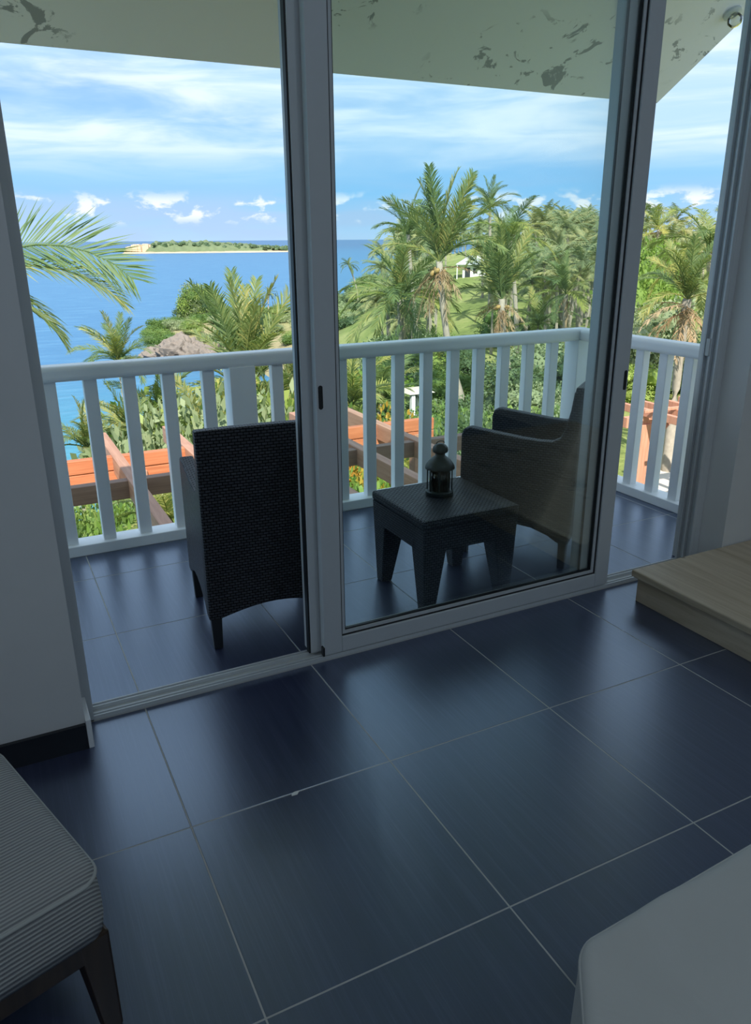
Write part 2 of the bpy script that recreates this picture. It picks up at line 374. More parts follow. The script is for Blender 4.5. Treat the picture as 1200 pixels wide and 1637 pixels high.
# ------------------------------------------------------------------ sliding door: fixed frame, track and two leaves
fr = struct(empty('trim_1', (0, 0, 0)), 'white aluminium frame and floor track of the sliding door')
FY0, FY1 = 2.318, 2.40
bm = bmesh.new(); box(bm, DX0, DX0+.035, FY0, FY1, 0, HEAD); obj('jamb', bm, M['alu'], fr, bevel=.002)
bm = bmesh.new()
J0 = DX1-.035
box(bm, J0, DX1, FY0, FY1, 0, HEAD)
for y in (2.318, 2.354, 2.388): box(bm, J0-.018, J0, y, y+.010, 0, HEAD)
obj('jamb', bm, M['alu'], fr, bevel=.0015)
bx('head_rail', DX0, DX1, FY0, FY1, HEAD-.06, HEAD, M['alu'], fr)
tr = bx('floor_track', DX0, DX1, FY0, FY1, 0, .006, M['alu_dark'], fr)
for y in (2.319, 2.3355, 2.3755, 2.393): bx('track_ridge', DX0+.03, J0, y, y+.006, .006, .018, M['alu'], tr)
kp = bx('latch_keeper', J0-.022, J0-.017, 2.36, 2.38, .985, 1.06, M['alu_dark'], fr, bevel=.002)
def leaf(name, x0, x1, yc, label, dark_left=False, deep=False):
    e = empty(name, ((x0+x1)/2, yc, .02)); w = (x1-x0)/2; H = HEAD-.07; S = .072; D = .018
    E = .050 if deep else D                # how far the sash stands out on the balcony side
    bx('stile', -w, -w+S, -D, E, 0, H, M['alu'], e, bevel=.003)
    bx('stile', w-S, w, -D, E, 0, H, M['alu'], e, bevel=.003)
    bx('bottom_rail', -w+S, w-S, -D, D, 0, .062, M['alu'], e, bevel=.003)
    bx('top_rail', -w+S, w-S, -D, D, H-.07, H, M['alu'], e, bevel=.003)
    # black groove between sash and bead, then the bead, then the gasket
    def ring(nm, i0, i1, y0, y1, mat):
        bm = bmesh.new(); a, b = -w+S+i0, w-S-i0; c, d = .062+i0, H-.07-i0; t = i1-i0
        box(bm, a, a+t, y0, y1, c, d); box(bm, b-t, b, y0, y1, c, d); box(bm, a+t, b-t, y0, y1, c, c+t); box(bm, a+t, b-t, y0, y1, d-t, d)
        obj(nm, bm, mat, e)
    if deep:
        ring('gasket', 0, .004, -.016, -.006, M['rubber'])
        bx('pane', -w+S-.01, w-S+.01, -.014, -.008, .055, H-.065, M['glass'], e)
    else:
        ring('sash_groove', 0, .005, -.010, .014, M['rubber'])
        ring('glazing_bead', .005, .017, -.006, .014, M['alu'])
        ring('gasket', .017, .022, .0, .013, M['rubber'])
        bx('pane', -w+S+.01, w-S-.01, .003, .009, .072, H-.08, M['glass'], e)
    if dark_left: bx('brush_seal', -w-.006, -w, -.012, .012, 0, H, M['rubber'], e)
    tag(e, label, 'sliding door'); return e
lf = leaf('sliding_door_leaf', .952, 2.318, 2.338, 'front sliding glass door leaf on the room side, with finger pulls')
lb = leaf('sliding_door_leaf', .915, 2.262, 2.378, 'rear sliding glass door leaf on the balcony side, with black edge seal', True, True)
def pull(x, z):
    bm = bmesh.new()
    pts = [(.008*math.cos(t), .04*math.sin(t)) if False else (.008*math.cos(t), (.032 if math.sin(t) > 0 else -.032)+.008*math.sin(t)) for t in [k*math.pi/8 for k in range(16)]]
    prism(bm, pts, 'y', -.0195, -.0165); o = obj('finger_pull', bm, M['rubber'], lf); o.location = (x-lf.location.x, 0, z-.02); o['label'] = 'dark oval finger pull'
pull(.967, .985); pull(2.303, .93)
# plug at the foot of the left stile
bx('end_cap', -.689, -.683, -.02, .0, .0, .035, M['rubber'], lf)

# ------------------------------------------------------------------ balcony railing
rl = tag(empty('balcony_railing', (1.7, 3.86, 0)), 'white painted balcony railing with square balusters and rounded top rail', 'railing')
def rpart(name, x0, x1, y0, y1, z0, z1, bevel=.004, seg=2):
    return bx(name, x0-1.7, x1-1.7, y0-3.86, y1-3.86, z0, z1, M['rail'], rl, bevel=bevel, seg=seg)
CXP, CYP = 3.412, 3.86
rpart('top_rail', -1.5, CXP+.055, 3.805, 3.915, .862, .936, .022, 4)
rpart('top_rail', CXP-.055, CXP+.055, 2.46, 3.86, .862, .934, .022, 4)
rpart('bottom_rail', -1.5, 3.35, 3.80, 3.925, 0, .055)
rpart('bottom_rail', 3.352, 3.475, 2.46, 3.925, 0, .055)
bxs = [.244, .426, .605, .793, .992, 1.36, 1.545, 1.731, 1.908, 2.09, 2.276, 2.459, 2.64, 2.82, 3.005, 3.192]
bxs = [.244-.182*k for k in range(9, 0, -1)] + bxs
bm = bmesh.new(); box(bm, -.031, .031, -.026, .026, .05, .87); bme = mesh_of('baluster', bm, M['rail'])
def baluster(x, y, rz=0):
    o = link('baluster', bme, rl, (x-1.7, y-3.86, 0), (0, 0, rz)); b = o.modifiers.new('bevel', 'BEVEL'); b.width = .004; b.segments = 2
for x in bxs: baluster(x, 3.862)
for k in range(6): baluster(CXP, 3.317+.178-.178*k, R(90))
rpart('post', 1.093, 1.228, 3.80, 3.925, .05, .87)
rpart('post', 3.345, 3.478, 3.795, 3.925, .05, .87)
rpart('post', -1.5, -1.37, 3.80, 3.925, .05, .87)

# ------------------------------------------------------------------ rattan armchairs
def make_chair():
    e = empty('rattan_armchair'); W, D = .262, .27
    wk = M['wicker']
    # one side panel as a profile in y,z: front edge, arm top dipping to the back, sweeping up to the backrest
    top = [(D, .60), (D-.012, .632), (D-.04, .64), (.10, .625), (-.02, .612), (-.10, .607), (-.16, .61), (-.195, .63), (-.215, .67), (-.235, .76), (-.245, .845)]
    bot = [(-.285, .845), (-.268, .5), (-.262, .13), (-.215, .13), (-.17, .158), (-.09, .185), (0, .194), (.09, .185), (.17, .158), (.225, .13), (D, .13)]
    for s in (-1, 1):
        bm = bmesh.new(); a, b = (W-.055, W) if s > 0 else (-W, -W+.055)
        prism(bm, top+bot, 'x', a, b); obj('armrest', bm, wk, e, bevel=.008, uv=True)
    # backrest: slightly reclined and arched at the bottom
    bm = bmesh.new(); n = 12
    def yb(z): return -.262 - .028*max(0, (z-.13)/.73)
    cols = []
    for i in range(n+1):
        x = -W + 2*W*i/n; zb = .13 + .04*math.sin(math.pi*min(1, max(0, (i/n-.08)/.84)))
        zt = .862 + .004*math.sin(math.pi*i/n)
        cols.append([[bm.verts.new((x, yb(z)+dy, z)) for z in (zb, .4, .62, .78, zt)] for dy in (-.006, .04)])
    for a, b in zip(cols, cols[1:]):
        for k in range(4):
            bm.faces.new((a[0][k], b[0][k], b[0][k+1], a[0][k+1])); bm.faces.new((b[1][k], a[1][k], a[1][k+1], b[1][k+1]))
        bm.faces.new((a[0][4], b[0][4], b[1][4], a[1][4])); bm.faces.new((b[0][0], a[0][0], a[1][0], b[1][0]))
    for c in (cols[0], cols[-1]):
        for k in range(4): bm.faces.new((c[0][k], c[0][k+1], c[1][k+1], c[1][k]))
    obj('backrest', bm, wk, e, uv=True, bevel=.006)
    bx('seat', -W+.056, W-.056, -.22, D-.01, .355, .40, wk, e, bevel=.012, uv=True)
    bm = bmesh.new()
    pts = [(-W+.056, .15)] + [(x*.2, .17+.03*math.cos(x*math.pi/2)) for x in (-.8, -.5, 0, .5, .8)] + [(W-.056, .15), (W-.056, .354), (-W+.056, .354)]
    prism(bm, pts, 'y', D-.05, D-.02); obj('apron', bm, wk, e, uv=True)
    for sx in (-1, 1):
        for yy in (-.24, .245):
            bm = bmesh.new(); x = sx*(W-.028)
            hexa(bm, [(x-.017, yy-.017, 0), (x+.017, yy-.017, 0), (x+.017, yy+.017, 0), (x-.017, yy+.017, 0)], [(x-.022, yy-.02, .165), (x+.022, yy-.02, .165), (x+.022, yy+.02, .165), (x-.022, yy+.02, .165)])
            obj('leg', bm, M['chair_leg'], e, bevel=.004)
    return e
def place_chair(c, corner_local, corner_world, rz):
    p = Matrix.Rotation(rz, 3, 'Z') @ Vector((*corner_local, 0)); c.location = (corner_world[0]-p.x, corner_world[1]-p.y, 0); c.rotation_euler = (0, 0, rz)
ch = make_chair()
place_chair(ch, (-.237, -.245), (.625, 2.60), R(-6))
tag(ch, 'dark rattan armchair turned with its back to the room, beside the left opening', 'chair', 'dark rattan balcony armchairs')
ch2 = copy_tree(ch)
place_chair(ch2, (-.237, -.245), (2.285, 2.585), R(37))
tag(ch2, 'dark rattan armchair seen side on behind the small table, near the corner post', 'chair', 'dark rattan balcony armchairs')
# ------------------------------------------------------------------ rattan table
tb = tag(empty('rattan_side_table', (1.672, 2.672, 0)), 'small square dark rattan table carrying a lantern', 'table')
w = .232; wk = M['wicker']
bx('table_top', -w, w, -w, w, .385, .425, wk, tb, bevel=.012, uv=True, seg=3)
for (a, b, c, d) in ((-w+.09, w-.09, -w+.004, -w+.034), (-w+.09, w-.09, w-.034, w-.004), (-w+.004, -w+.034, -w+.09, w-.09), (w-.034, w-.004, -w+.09, w-.09)):
    bm = bmesh.new(); box(bm, a, b, c, d, .285, .386); obj('apron', bm, wk, tb, uv=True)
for sx in (-1, 1):
    for sy in (-1, 1):
        bm = bmesh.new(); o0 = w-.003; o1 = w-.016; t0, t1 = .125, .052
        def q(o, t, z):
            xs = sorted((sx*o, sx*(o-t))); ys = sorted((sy*o, sy*(o-t))); return [(xs[0], ys[0], z), (xs[1], ys[0], z), (xs[1], ys[1], z), (xs[0], ys[1], z)]
        hexa(bm, q(o1, t1, 0), q(o0, t0, .386)); obj('leg', bm, wk, tb, bevel=.006, uv=True)
# ------------------------------------------------------------------ lantern
ln = tag(empty('lantern', (1.677, 2.715, .4245)), 'dark green metal candle lantern standing on the rattan table', 'lantern')
bm = bmesh.new(); lathe(bm, [(.052, 0), (.060, .004), (.060, .018), (.054, .024), (.0, .024)], 28); obj('base', bm, M['lantern'], ln, smooth=False)
bm = bmesh.new()
for k in range(28): pass
lathe(bm, [(.046, .025), (.046, .118), (.0445, .118), (.0445, .025)], 28); obj('glass_chimney', bm, M['lantern_glass'], ln, smooth=True)
for k in range(8):
    a = 2*math.pi*k/8+.2; bm = bmesh.new(); tube(bm, [(.053*math.cos(a), .053*math.sin(a), .018), (.053*math.cos(a), .053*math.sin(a), .124)], .0028, 6); obj('bar', bm, M['lantern'], ln)
bm = bmesh.new(); lathe(bm, [(.0555, .118), (.064, .120), (.064, .127), (.058, .140), (.044, .158), (.030, .170), (.022, .174), (.022, .186), (.0, .186)], 28); ld = obj('lid', bm, M['lantern'], ln, smooth=True)
bm = bmesh.new(); lathe(bm, [(.020, .186), (.032, .192), (.034, .200), (.032, .212), (.024, .222), (.012, .228), (0, .229)], 24); obj('cap', bm, M['lantern'], ld, smooth=True)
bm = bmesh.new(); tube(bm, [(.02*math.cos(t), 0, .228+.012*math.sin(t)) for t in [k*math.pi/8 for k in range(9)]], .002, 6); obj('ring', bm, M['lantern'], ld)
bm = bmesh.new(); lathe(bm, [(.019, .025), (.019, .062), (.016, .064), (0, .062)], 20); obj('candle', bm, M['candle'], ln)
# ------------------------------------------------------------------ wooden step
stp = tag(empty('wooden_step', (2.95, 1.2, 0)), 'pale pine wooden step platform at the right of the doorway', 'step')
def sp(name, x0, x1, y0, y1, z0, z1, b=.004): return bx(name, x0-2.95, x1-2.95, y0-1.2, y1-1.2, z0, z1, M['pine'], stp, bevel=b)
sp('top_board', 2.318, 3.98, .2, 2.185, .112, .142)
sp('riser', 2.338, 2.365, .215, 2.165, .0, .112, .002)
sp('end_riser', 2.365, 3.97, 2.14, 2.165, .0, .112, .002)
# ------------------------------------------------------------------ striped stool, bottom left
stl = empty('upholstered_stool', (0, 0, 0), R(18))
tag(stl, 'upholstered stool with grey striped ribbed seat and dark wooden legs', 'stool')
sc = Vector((.045, 1.215, 0)); rot = Matrix.Rotation(R(18), 3, 'Z')
SW, SD = .54, .54
stl.location = sc + rot @ Vector((-SW/2, SD/2, 0))
def pillow(bm, w, d, z0, z1, n=14, crown=.02, rr=.05, bulge=1.012):
    """soft slab: rounded plan corners, rolled top edge, sides dropping to z0; returns the seam line"""
    off = [rr*(1-math.cos(t*math.pi/10)) for t in range(6)]
    def samples(L): return [-L/2+o for o in off] + [-L/2+rr+(L-2*rr)*k/n for k in range(1, n)] + [L/2-o for o in off[::-1]]
    X, Yv = samples(w), samples(d); grid = {}
    for i, x0 in enumerate(X):
        for j, y0 in enumerate(Yv):
            x, y = x0, y0; ex = max(0, abs(x)-(w/2-rr))/rr; ey = max(0, abs(y)-(d/2-rr))/rr
            r = max(ex, ey)
            if ex > 0 and ey > 0:
                h = math.hypot(ex, ey); k = r/h; x = math.copysign(w/2-rr+ex*k*rr, x); y = math.copysign(d/2-rr+ey*k*rr, y)
            z = z1 - rr*.7*(1-math.sqrt(max(0, 1-r*r))) + crown*(1-(2*x0/w)**2)*(1-(2*y0/d)**2)
            grid[i, j] = bm.verts.new((x, y, z))
    a, b = len(X)-1, len(Yv)-1
    for i in range(a):
        for j in range(b): bm.faces.new((grid[i, j], grid[i+1, j], grid[i+1, j+1], grid[i, j+1]))
    rim = [(i, 0) for i in range(a)] + [(a, j) for j in range(b)] + [(i, b) for i in range(a, 0, -1)] + [(0, j) for j in range(b, 0, -1)]
    m = len(rim); prev = [grid[k] for k in rim]
    for s_, zz in ((bulge, .55), (bulge, .25), (1.0, 0)):
        cur = [bm.verts.new((grid[k].co.x*s_, grid[k].co.y*s_, z0+(z1-rr*.7-z0)*zz)) for k in rim]
        for k in range(m): bm.faces.new((prev[(k+1) % m], prev[k], cur[k], cur[(k+1) % m]))
        prev = cur
    bm.faces.new(prev)
    return [grid[k].co.copy() for k in rim]
bm = bmesh.new(); rim = pillow(bm, SW, SD, .245, .405, 14, .014, .045); st_seat = obj('seat_cushion', bm, M['stripe'], stl, smooth=True)
bm = bmesh.new(); tube(bm, rim+[rim[0]], .0045, 6, cap=False); obj('piping', bm, M['stripe_edge'], st_seat, smooth=True)
for (a, b, c, d) in ((-SW/2+.03, SW/2-.03, -SD/2+.004, -SD/2+.03), (-SW/2+.03, SW/2-.03, SD/2-.03, SD/2-.004), (-SW/2+.004, -SW/2+.03, -SD/2+.03, SD/2-.03), (SW/2-.03, SW/2-.004, -SD/2+.03, SD/2-.03)):
    bx('apron', a, b, c, d, .198, .247, M['stool_wood'], stl, bevel=.003)
for sx in (-1, 1):
    for sy in (-1, 1):
        bm = bmesh.new()
        def q(o, t, z, sh=0.0):
            xs = sorted((sx*(o+sh), sx*(o+sh-t))); ys = sorted((sy*(o+sh), sy*(o+sh-t))); return [(xs[0], ys[0], z), (xs[1], ys[0], z), (xs[1], ys[1], z), (xs[0], ys[1], z)]
        o = SW/2-.003
        hexa(bm, q(o, .036, 0, .0), q(o, .062, .247)); obj('leg', bm, M['stool_wood'], stl, bevel=.006)
# ------------------------------------------------------------------ white covered seat, bottom right
sf = tag(empty('upholstered_daybed', (1.514, .118, 0)), 'off white fabric covered daybed corner at the bottom right', 'daybed')
bm = bmesh.new(); rim = pillow(bm, 1.62, 1.16, .06, .462, 40, .012, .028, 1.008)
for v in bm.verts:                       # soft folds and a slightly lumpy cover
    n = mnoise.noise(v.co*7.0); v.co += Vector((math.copysign(.009*n, v.co.x), math.copysign(.009*n, v.co.y), .006*n))
    v.co.x += .85*(v.co.y-.58)*max(0, (.81-v.co.x)/1.62)**2
    if v.co.z < .1: v.co.y *= 1.012
cv = obj('cover', bm, M['cloth'], sf, smooth=True)
bm = bmesh.new(); tube(bm, [p+Vector((.85*(p.y-.58)*max(0, (.81-p.x)/1.62)**2, 0, .002)) for p in rim+[rim[0]]], .004, 6, cap=False); obj('seam', bm, M['cloth'], cv, smooth=True)
for sx in (-1, 1):
    for sy in (-1, 1): bx('foot', sx*.7-.03, sx*.7+.03, sy*.48-.03, sy*.48+.03, 0, .065, M['stool_wood'], sf, bevel=.004)
sf.rotation_euler = (0, 0, R(3))
# ------------------------------------------------------------------ small scrap on the floor
p = at_z(472, 1270, 0); bm = bmesh.new()
v = [bm.verts.new(q) for q in ((-.012, -.004, .001), (.004, -.006, .002), (.013, .002, .006), (.0, .006, .003), (-.01, .004, .002))]
f = bm.faces.new(v); ex = bmesh.ops.extrude_face_region(bm, geom=[f])
for g in ex['geom']:
    if isinstance(g, bmesh.types.BMVert): g.co.z += .002
sc_ = obj('paper_scrap', bm, M['paper']); sc_.location = (p.x, p.y, 0); tag(sc_, 'tiny white paper scrap lying on the dark floor', 'scrap')
# ------------------------------------------------------------------ soffit lamp at the top right
d = ray(1170, 20); k = (EZ + SL*EY - HC)/(d.z + SL*d.y); p = CAM + d*k
sl_ = tag(empty('soffit_lamp', p), 'small round outdoor lamp fixed under the roof edge', 'lamp')
sl_.rotation_euler = (math.atan(-SL), 0, 0)
bm = bmesh.new(); lathe(bm, [(.05, 0), (.05, -.012), (.028, -.018), (0, -.018)], 24); obj('base', bm, M['alu_dark'], sl_)
bm = bmesh.new(); lathe(bm, [(.026, -.018), (.038, -.035), (.042, -.055), (.03, -.075), (0, -.08)], 24); obj('globe', bm, M['lantern_glass'], sl_, smooth=True)
# ------------------------------------------------------------------ added fill lamps behind the viewer, to brighten the room
def m_emit(name, col, k):
    m, N = new_mat(name); finish(N, N.n('ShaderNodeEmission', i_0=(*col, 1), i_1=k)); return m
M['fill_glow'] = m_emit('fill_diffuser_glow', (.72, .87, 1.0), 2.0)
for k, (x, lab) in enumerate(((-.9, 'added round fill lamp over the striped stool side of the room'), (2.3, 'added round fill lamp over the daybed side of the room'))):
    y = -1.6; zc = roof_z(y)
    e = tag(empty('added_fill_lamp', (x, y, zc-.25)), lab, 'lamp', 'added fill lamps of the room')
    bm = bmesh.new(); lathe(bm, [(.012, .0), (.012, .30)], 12); obj('stem', bm, M['alu'], e)
    bm = bmesh.new(); lathe(bm, [(.25, -.03), (.26, -.02), (.26, .02), (.2, .03), (0, .03)], 36); obj('housing', bm, M['alu'], e)
    bm = bmesh.new(); lathe(bm, [(0, -.06), (.15, -.055), (.22, -.045), (.245, -.03)], 36); obj('diffuser', bm, M['fill_glow'], e, smooth=True)
    L = bpy.data.lights.new('fill_light', 'AREA'); L.shape = 'DISK'; L.size = .5; L.energy = FILL_W; L.color = (.72, .87, 1.0)
    lo = bpy.data.objects.new('fill_light', L); COL.objects.link(lo); lo.parent = e; lo.location = (0, 0, -.07)

# ------------------------------------------------------------------ terrain: height by azimuth and distance from the house
SEA = -15.0
RN = [2, 4, 9, 14, 22, 32, 45, 65, 90, 108, 125, 145, 175, 230, 320, 460]
HT = {
 -90: [-4, -4, -4.3, -6, -10, -14, -17, -20, -22, -22, -22, -22, -22, -22, -22, -22],
 6:   [-4, -4, -4.3, -6, -10, -14, -17, -20, -22, -22, -22, -22, -22, -22, -22, -22],
 9.5: [-4, -4, -4.3, -6, -9.5, -13.5, -16.5, -19, -20, -19, -16, -18, -22, -22, -22, -22],
 12:  [-4, -4, -4.3, -6, -9, -12.5, -15.8, -18, -19, -15.2, -12.2, -13.2, -20, -22, -22, -22],
 17:  [-4, -4, -4.3, -5.8, -8, -11, -15.3, -17.5, -18, -14.8, -11.4, -11.6, -18, -22, -22, -22],
 21:  [-4, -4, -4.3, -5.4, -7, -9.5, -12, -13.5, -13.5, -12.5, -11, -11, -17, -22, -22, -22],
 24:  [-4, -4, -4.3, -5, -6, -8, -9.5, -10.5, -10.5, -10, -9.4, -9.2, -14, -21, -22, -22],
 27:  [-4, -4, -4.3, -4.8, -5.4, -6.4, -7.4, -8, -7.6, -7, -6.5, -6.2, -7.5, -16, -22, -22],
 30:  [-4, -4, -4.3, -4.6, -5, -5.6, -6.2, -6.4, -5.4, -4, -3.4, -3, -3, -5, -12, -20],
 36:  [-4, -4, -4.3, -4.5, -4.6, -5, -5.5, -5.6, -4.4, -3.0, -2.2, -1.4, -.5, .5, 0, -4],
 44:  [-4, -4, -4.3, -4.4, -4.4, -4.4, -4.8, -4.4, -3, -1.8, -.6, .4, 1.4, 2.2, 2, -2],
 52:  [-4, -4, -4.3, -4.4, -4.4, -4.0, -3.2, -1.6, .2, 1, 1.6, 2, 2.6, 3, 2, 0],
 66:  [-4, -4, -4.3, -4.4, -4.4, -3.6, -2, 0, 2, 3, 4, 4.5, 5, 5, 4, 2],
 110: [-4, -4, -4.3, -4.4, -4.4, -3.6, -2, 0, 2, 3, 4, 4.5, 5, 5, 4, 2],
}
AZN = sorted(HT)
def ground(x, y):
    r = min(max(math.hypot(x, y), RN[0]), RN[-1]-.01); a = min(max(math.degrees(math.atan2(x, y)), AZN[0]), AZN[-1]-.01)
    i = max(k for k in range(len(AZN)-1) if AZN[k] <= a); j = max(k for k in range(len(RN)-1) if RN[k] <= r)
    u = (a-AZN[i])/(AZN[i+1]-AZN[i]); v = (r-RN[j])/(RN[j+1]-RN[j]); u = u*u*(3-2*u)
    A, B = HT[AZN[i]], HT[AZN[i+1]]
    h = (A[j]*(1-v)+A[j+1]*v)*(1-u) + (B[j]*(1-v)+B[j+1]*v)*u
    return h + min(.9, r*.006)*mnoise.noise(Vector((x*.07, y*.07, 1.3)))*(1 if r > 30 else .4)
bm = bmesh.new(); azs = [-90+1.6*k for k in range(126)]; rs = [2+.0]; 
while rs[-1] < 455: rs.append(rs[-1]*1.065+.1)
rs[-1] = 458
g = [[bm.verts.new((r*math.sin(R(a)), r*math.cos(R(a)), ground(r*math.sin(R(a)), r*math.cos(R(a))))) for r in rs] for a in azs]
for A, B in zip(g, g[1:]):
    for k in range(len(rs)-1): bm.faces.new((A[k], B[k], B[k+1], A[k+1]))
struct(obj('ground', bm, M['ground'], smooth=True), 'grassy hillside and headland sloping to the sea')
bm = bmesh.new(); rs2 = [3, 20, 60, 150, 400, 1000, 3000, 9000, 30000]; az2 = [-120+6*k for k in range(41)]
g = [[bm.verts.new((r*math.sin(R(a)), r*math.cos(R(a)), SEA)) for r in rs2] for a in az2]
for A, B in zip(g, g[1:]):
    for k in range(len(rs2)-1): bm.faces.new((A[k], B[k], B[k+1], A[k+1]))
struct(obj('sea', bm, M['sea']), 'blue sea turning turquoise in the near bay')

# ------------------------------------------------------------------ island on the horizon
def lumpy(bm, w, d, h, n, m, prof, seed, rough):
    g = []
    for i in range(n+1):
        row = []
        for j in range(m+1):
            u, v = -1+2*i/n, -1+2*j/m
            k = max(0, 1-v*v)**.5*prof(u)
            z = h*k*(1+rough*mnoise.noise(Vector((u*14, v*6, seed)))) 
            row.append(bm.verts.new((u*w, v*d*(.35+.65*prof(u)), z)))
        g.append(row)
    for A, B in zip(g, g[1:]):
        for j in range(m): bm.faces.new((A[j], B[j], B[j+1], A[j+1]))
c = at_r(338, 400, 1200); isl = tag(empty('island', (c.x, c.y, SEA), -math.atan2(c.x, c.y)), 'low wooded island with pale cliff on the sea horizon', 'island')
bm = bmesh.new(); lumpy(bm, 124, 50, 2.2, 60, 8, lambda u: max(0, 1-abs(u)**6)**.5, 2.0, .5); obj('shore', bm, M['cliff'], isl, smooth=True)
bm = bmesh.new(); lumpy(bm, 112, 40, 15, 90, 14, lambda u: max(.02, (1-max(0, u+.1)*.62) if u > -.72 else max(0, (u+1.02)/.30))**.8, 5.0, .35); isl_l = obj('land', bm, M['island_green'], isl, smooth=True); isl_l.location = (6, 8, -.5)
bm = bmesh.new(); rnd = random.Random(5)
for k in range(14):
    x = -121+k*2.6; hh = 7+5*min(1, k/6)+rnd.uniform(-1, 1); box(bm, x, x+3.4, -16+rnd.uniform(-3, 2), 14, -.5, hh)
obj('cliff', bm, M['cliff'], isl, bevel=.8)
def blob(bm, c, r, sub=1, sq=.8, seed=0, amp=.25):
    res = bmesh.ops.create_icosphere(bm, subdivisions=sub, radius=1)
    for v in res['verts']:
        d = v.co.copy(); v.co = Vector(c) + Vector((d.x, d.y, d.z*sq))*r*(1+amp*mnoise.noise(d*1.7+Vector((seed, c[0], c[1]))))
bm = bmesh.new()
for k in range(260):
    u = rnd.uniform(-.78, .95); w_ = 1-max(0, u)*.55
    blob(bm, (u*112+6, rnd.uniform(-22, 15), 13*w_*rnd.uniform(.45, 1)), rnd.uniform(2.2, 4.2), 1, .75, k)
ov = obj('trees', bm, M['leaf_dark'], isl); ov['kind'] = 'stuff'

# ------------------------------------------------------------------ palms
def frond_mesh(name, elev, droop, mat, n=30, seed=0, dens=1.0, lw=.013, ll=.25, hang=.35, twist=0.0):
    """unit length frond starting at the origin, running along +x and bending down"""
    rnd = random.Random(seed); bm = bmesh.new(); S = 14; path = [Vector((0, 0, 0))]; tang = []
    for i in range(S):
        a = R(elev - droop*((i+.5)/S)**1.25); t = Vector((math.cos(a), 0, math.sin(a))); tang.append(t); path.append(path[-1]+t/S)
    tang.append(tang[-1])
    tube(bm, path[::2], [.011-.009*i/7 for i in range(8)], 5)
    for k in range(n):
        f = .12+.87*k/(n-1)
        i = min(int(f*S), S-1); p = path[i].lerp(path[i+1], f*S-i); t = tang[i]; up = Vector((-t.z, 0, t.x)); sd = Vector((0, 1, 0))*math.cos(twist) + up*math.sin(twist); up = sd.cross(t)*-1
        for s in (-1, 1):
            if rnd.random() > dens: continue
            L = ll*(math.sin(math.pi*(.12+.80*f))**.7)*rnd.uniform(.85, 1.1)
            fa = R(48-18*f+rnd.uniform(-7, 7)); 
            d = (t*math.cos(fa) + sd*s*math.sin(fa) + up*rnd.uniform(.05, .28)).normalized()
            wv = d.cross(up); wv = (wv.normalized() if wv.length > .05 else Vector((0, 1, 0)))
            wv = (wv*.75 + up*.5*rnd.uniform(-1, 1)).normalized()
            q0 = p; q1 = p + d*L*.5 + Vector((0, 0, -hang*L*.12)); q2 = p + d*L*(1-.12*hang) + Vector((0, 0, -hang*L*rnd.uniform(.4, .75)))
            a0, a1 = bm.verts.new(q0-wv*lw*.3), bm.verts.new(q0+wv*lw*.3); b0, b1 = bm.verts.new(q1-wv*lw*.5), bm.verts.new(q1+wv*lw*.5); e = bm.verts.new(q2)
            bm.faces.new((a0, a1, b1, b0)); bm.faces.new((b0, b1, e))
    return mesh_of(name, bm, mat)
FT = {}
for nm, el_, dr in (('U', 86, 26), ('A', 68, 55), ('B', 46, 80), ('C', 22, 85), ('D', -8, 62)):
    FT[nm] = [frond_mesh('frond', el_, dr, M['frond'], 50, k+ord(nm)) for k in range(2)]
    FT[nm+'y'] = [frond_mesh('frond_yellow', el_, dr, M['frond_yellow'], 50, k+ord(nm)+50) for k in range(1)]
FT['X'] = [frond_mesh('dead_frond', -48+38*k, 34+20*k, M['frond_dead'], 20, 77+k, .7, .022, .2, .9) for k in range(2)]
M['frond_deep'] = m_leaf('palm_frond_deep_green', [(.2, (.06, .12, .06)), (.5, (.10, .18, .08)), (.85, (.18, .26, .09))])
FT['F'] = [frond_mesh('frond', 30, 78, M['frond_deep'], 62, 5, 1, .010, .36, .12, R(68))]; FT['Fy'] = [frond_mesh('frond_yellow', 20, 70, M['frond'], 62, 6, 1, .010, .26, .3, R(25))]
bm = bmesh.new(); lathe(bm, [(0, -.13), (.07, -.10), (.10, 0), (.07, .10), (0, .13)], 8); NUT = mesh_of('coconut', bm, M['nut'], True)
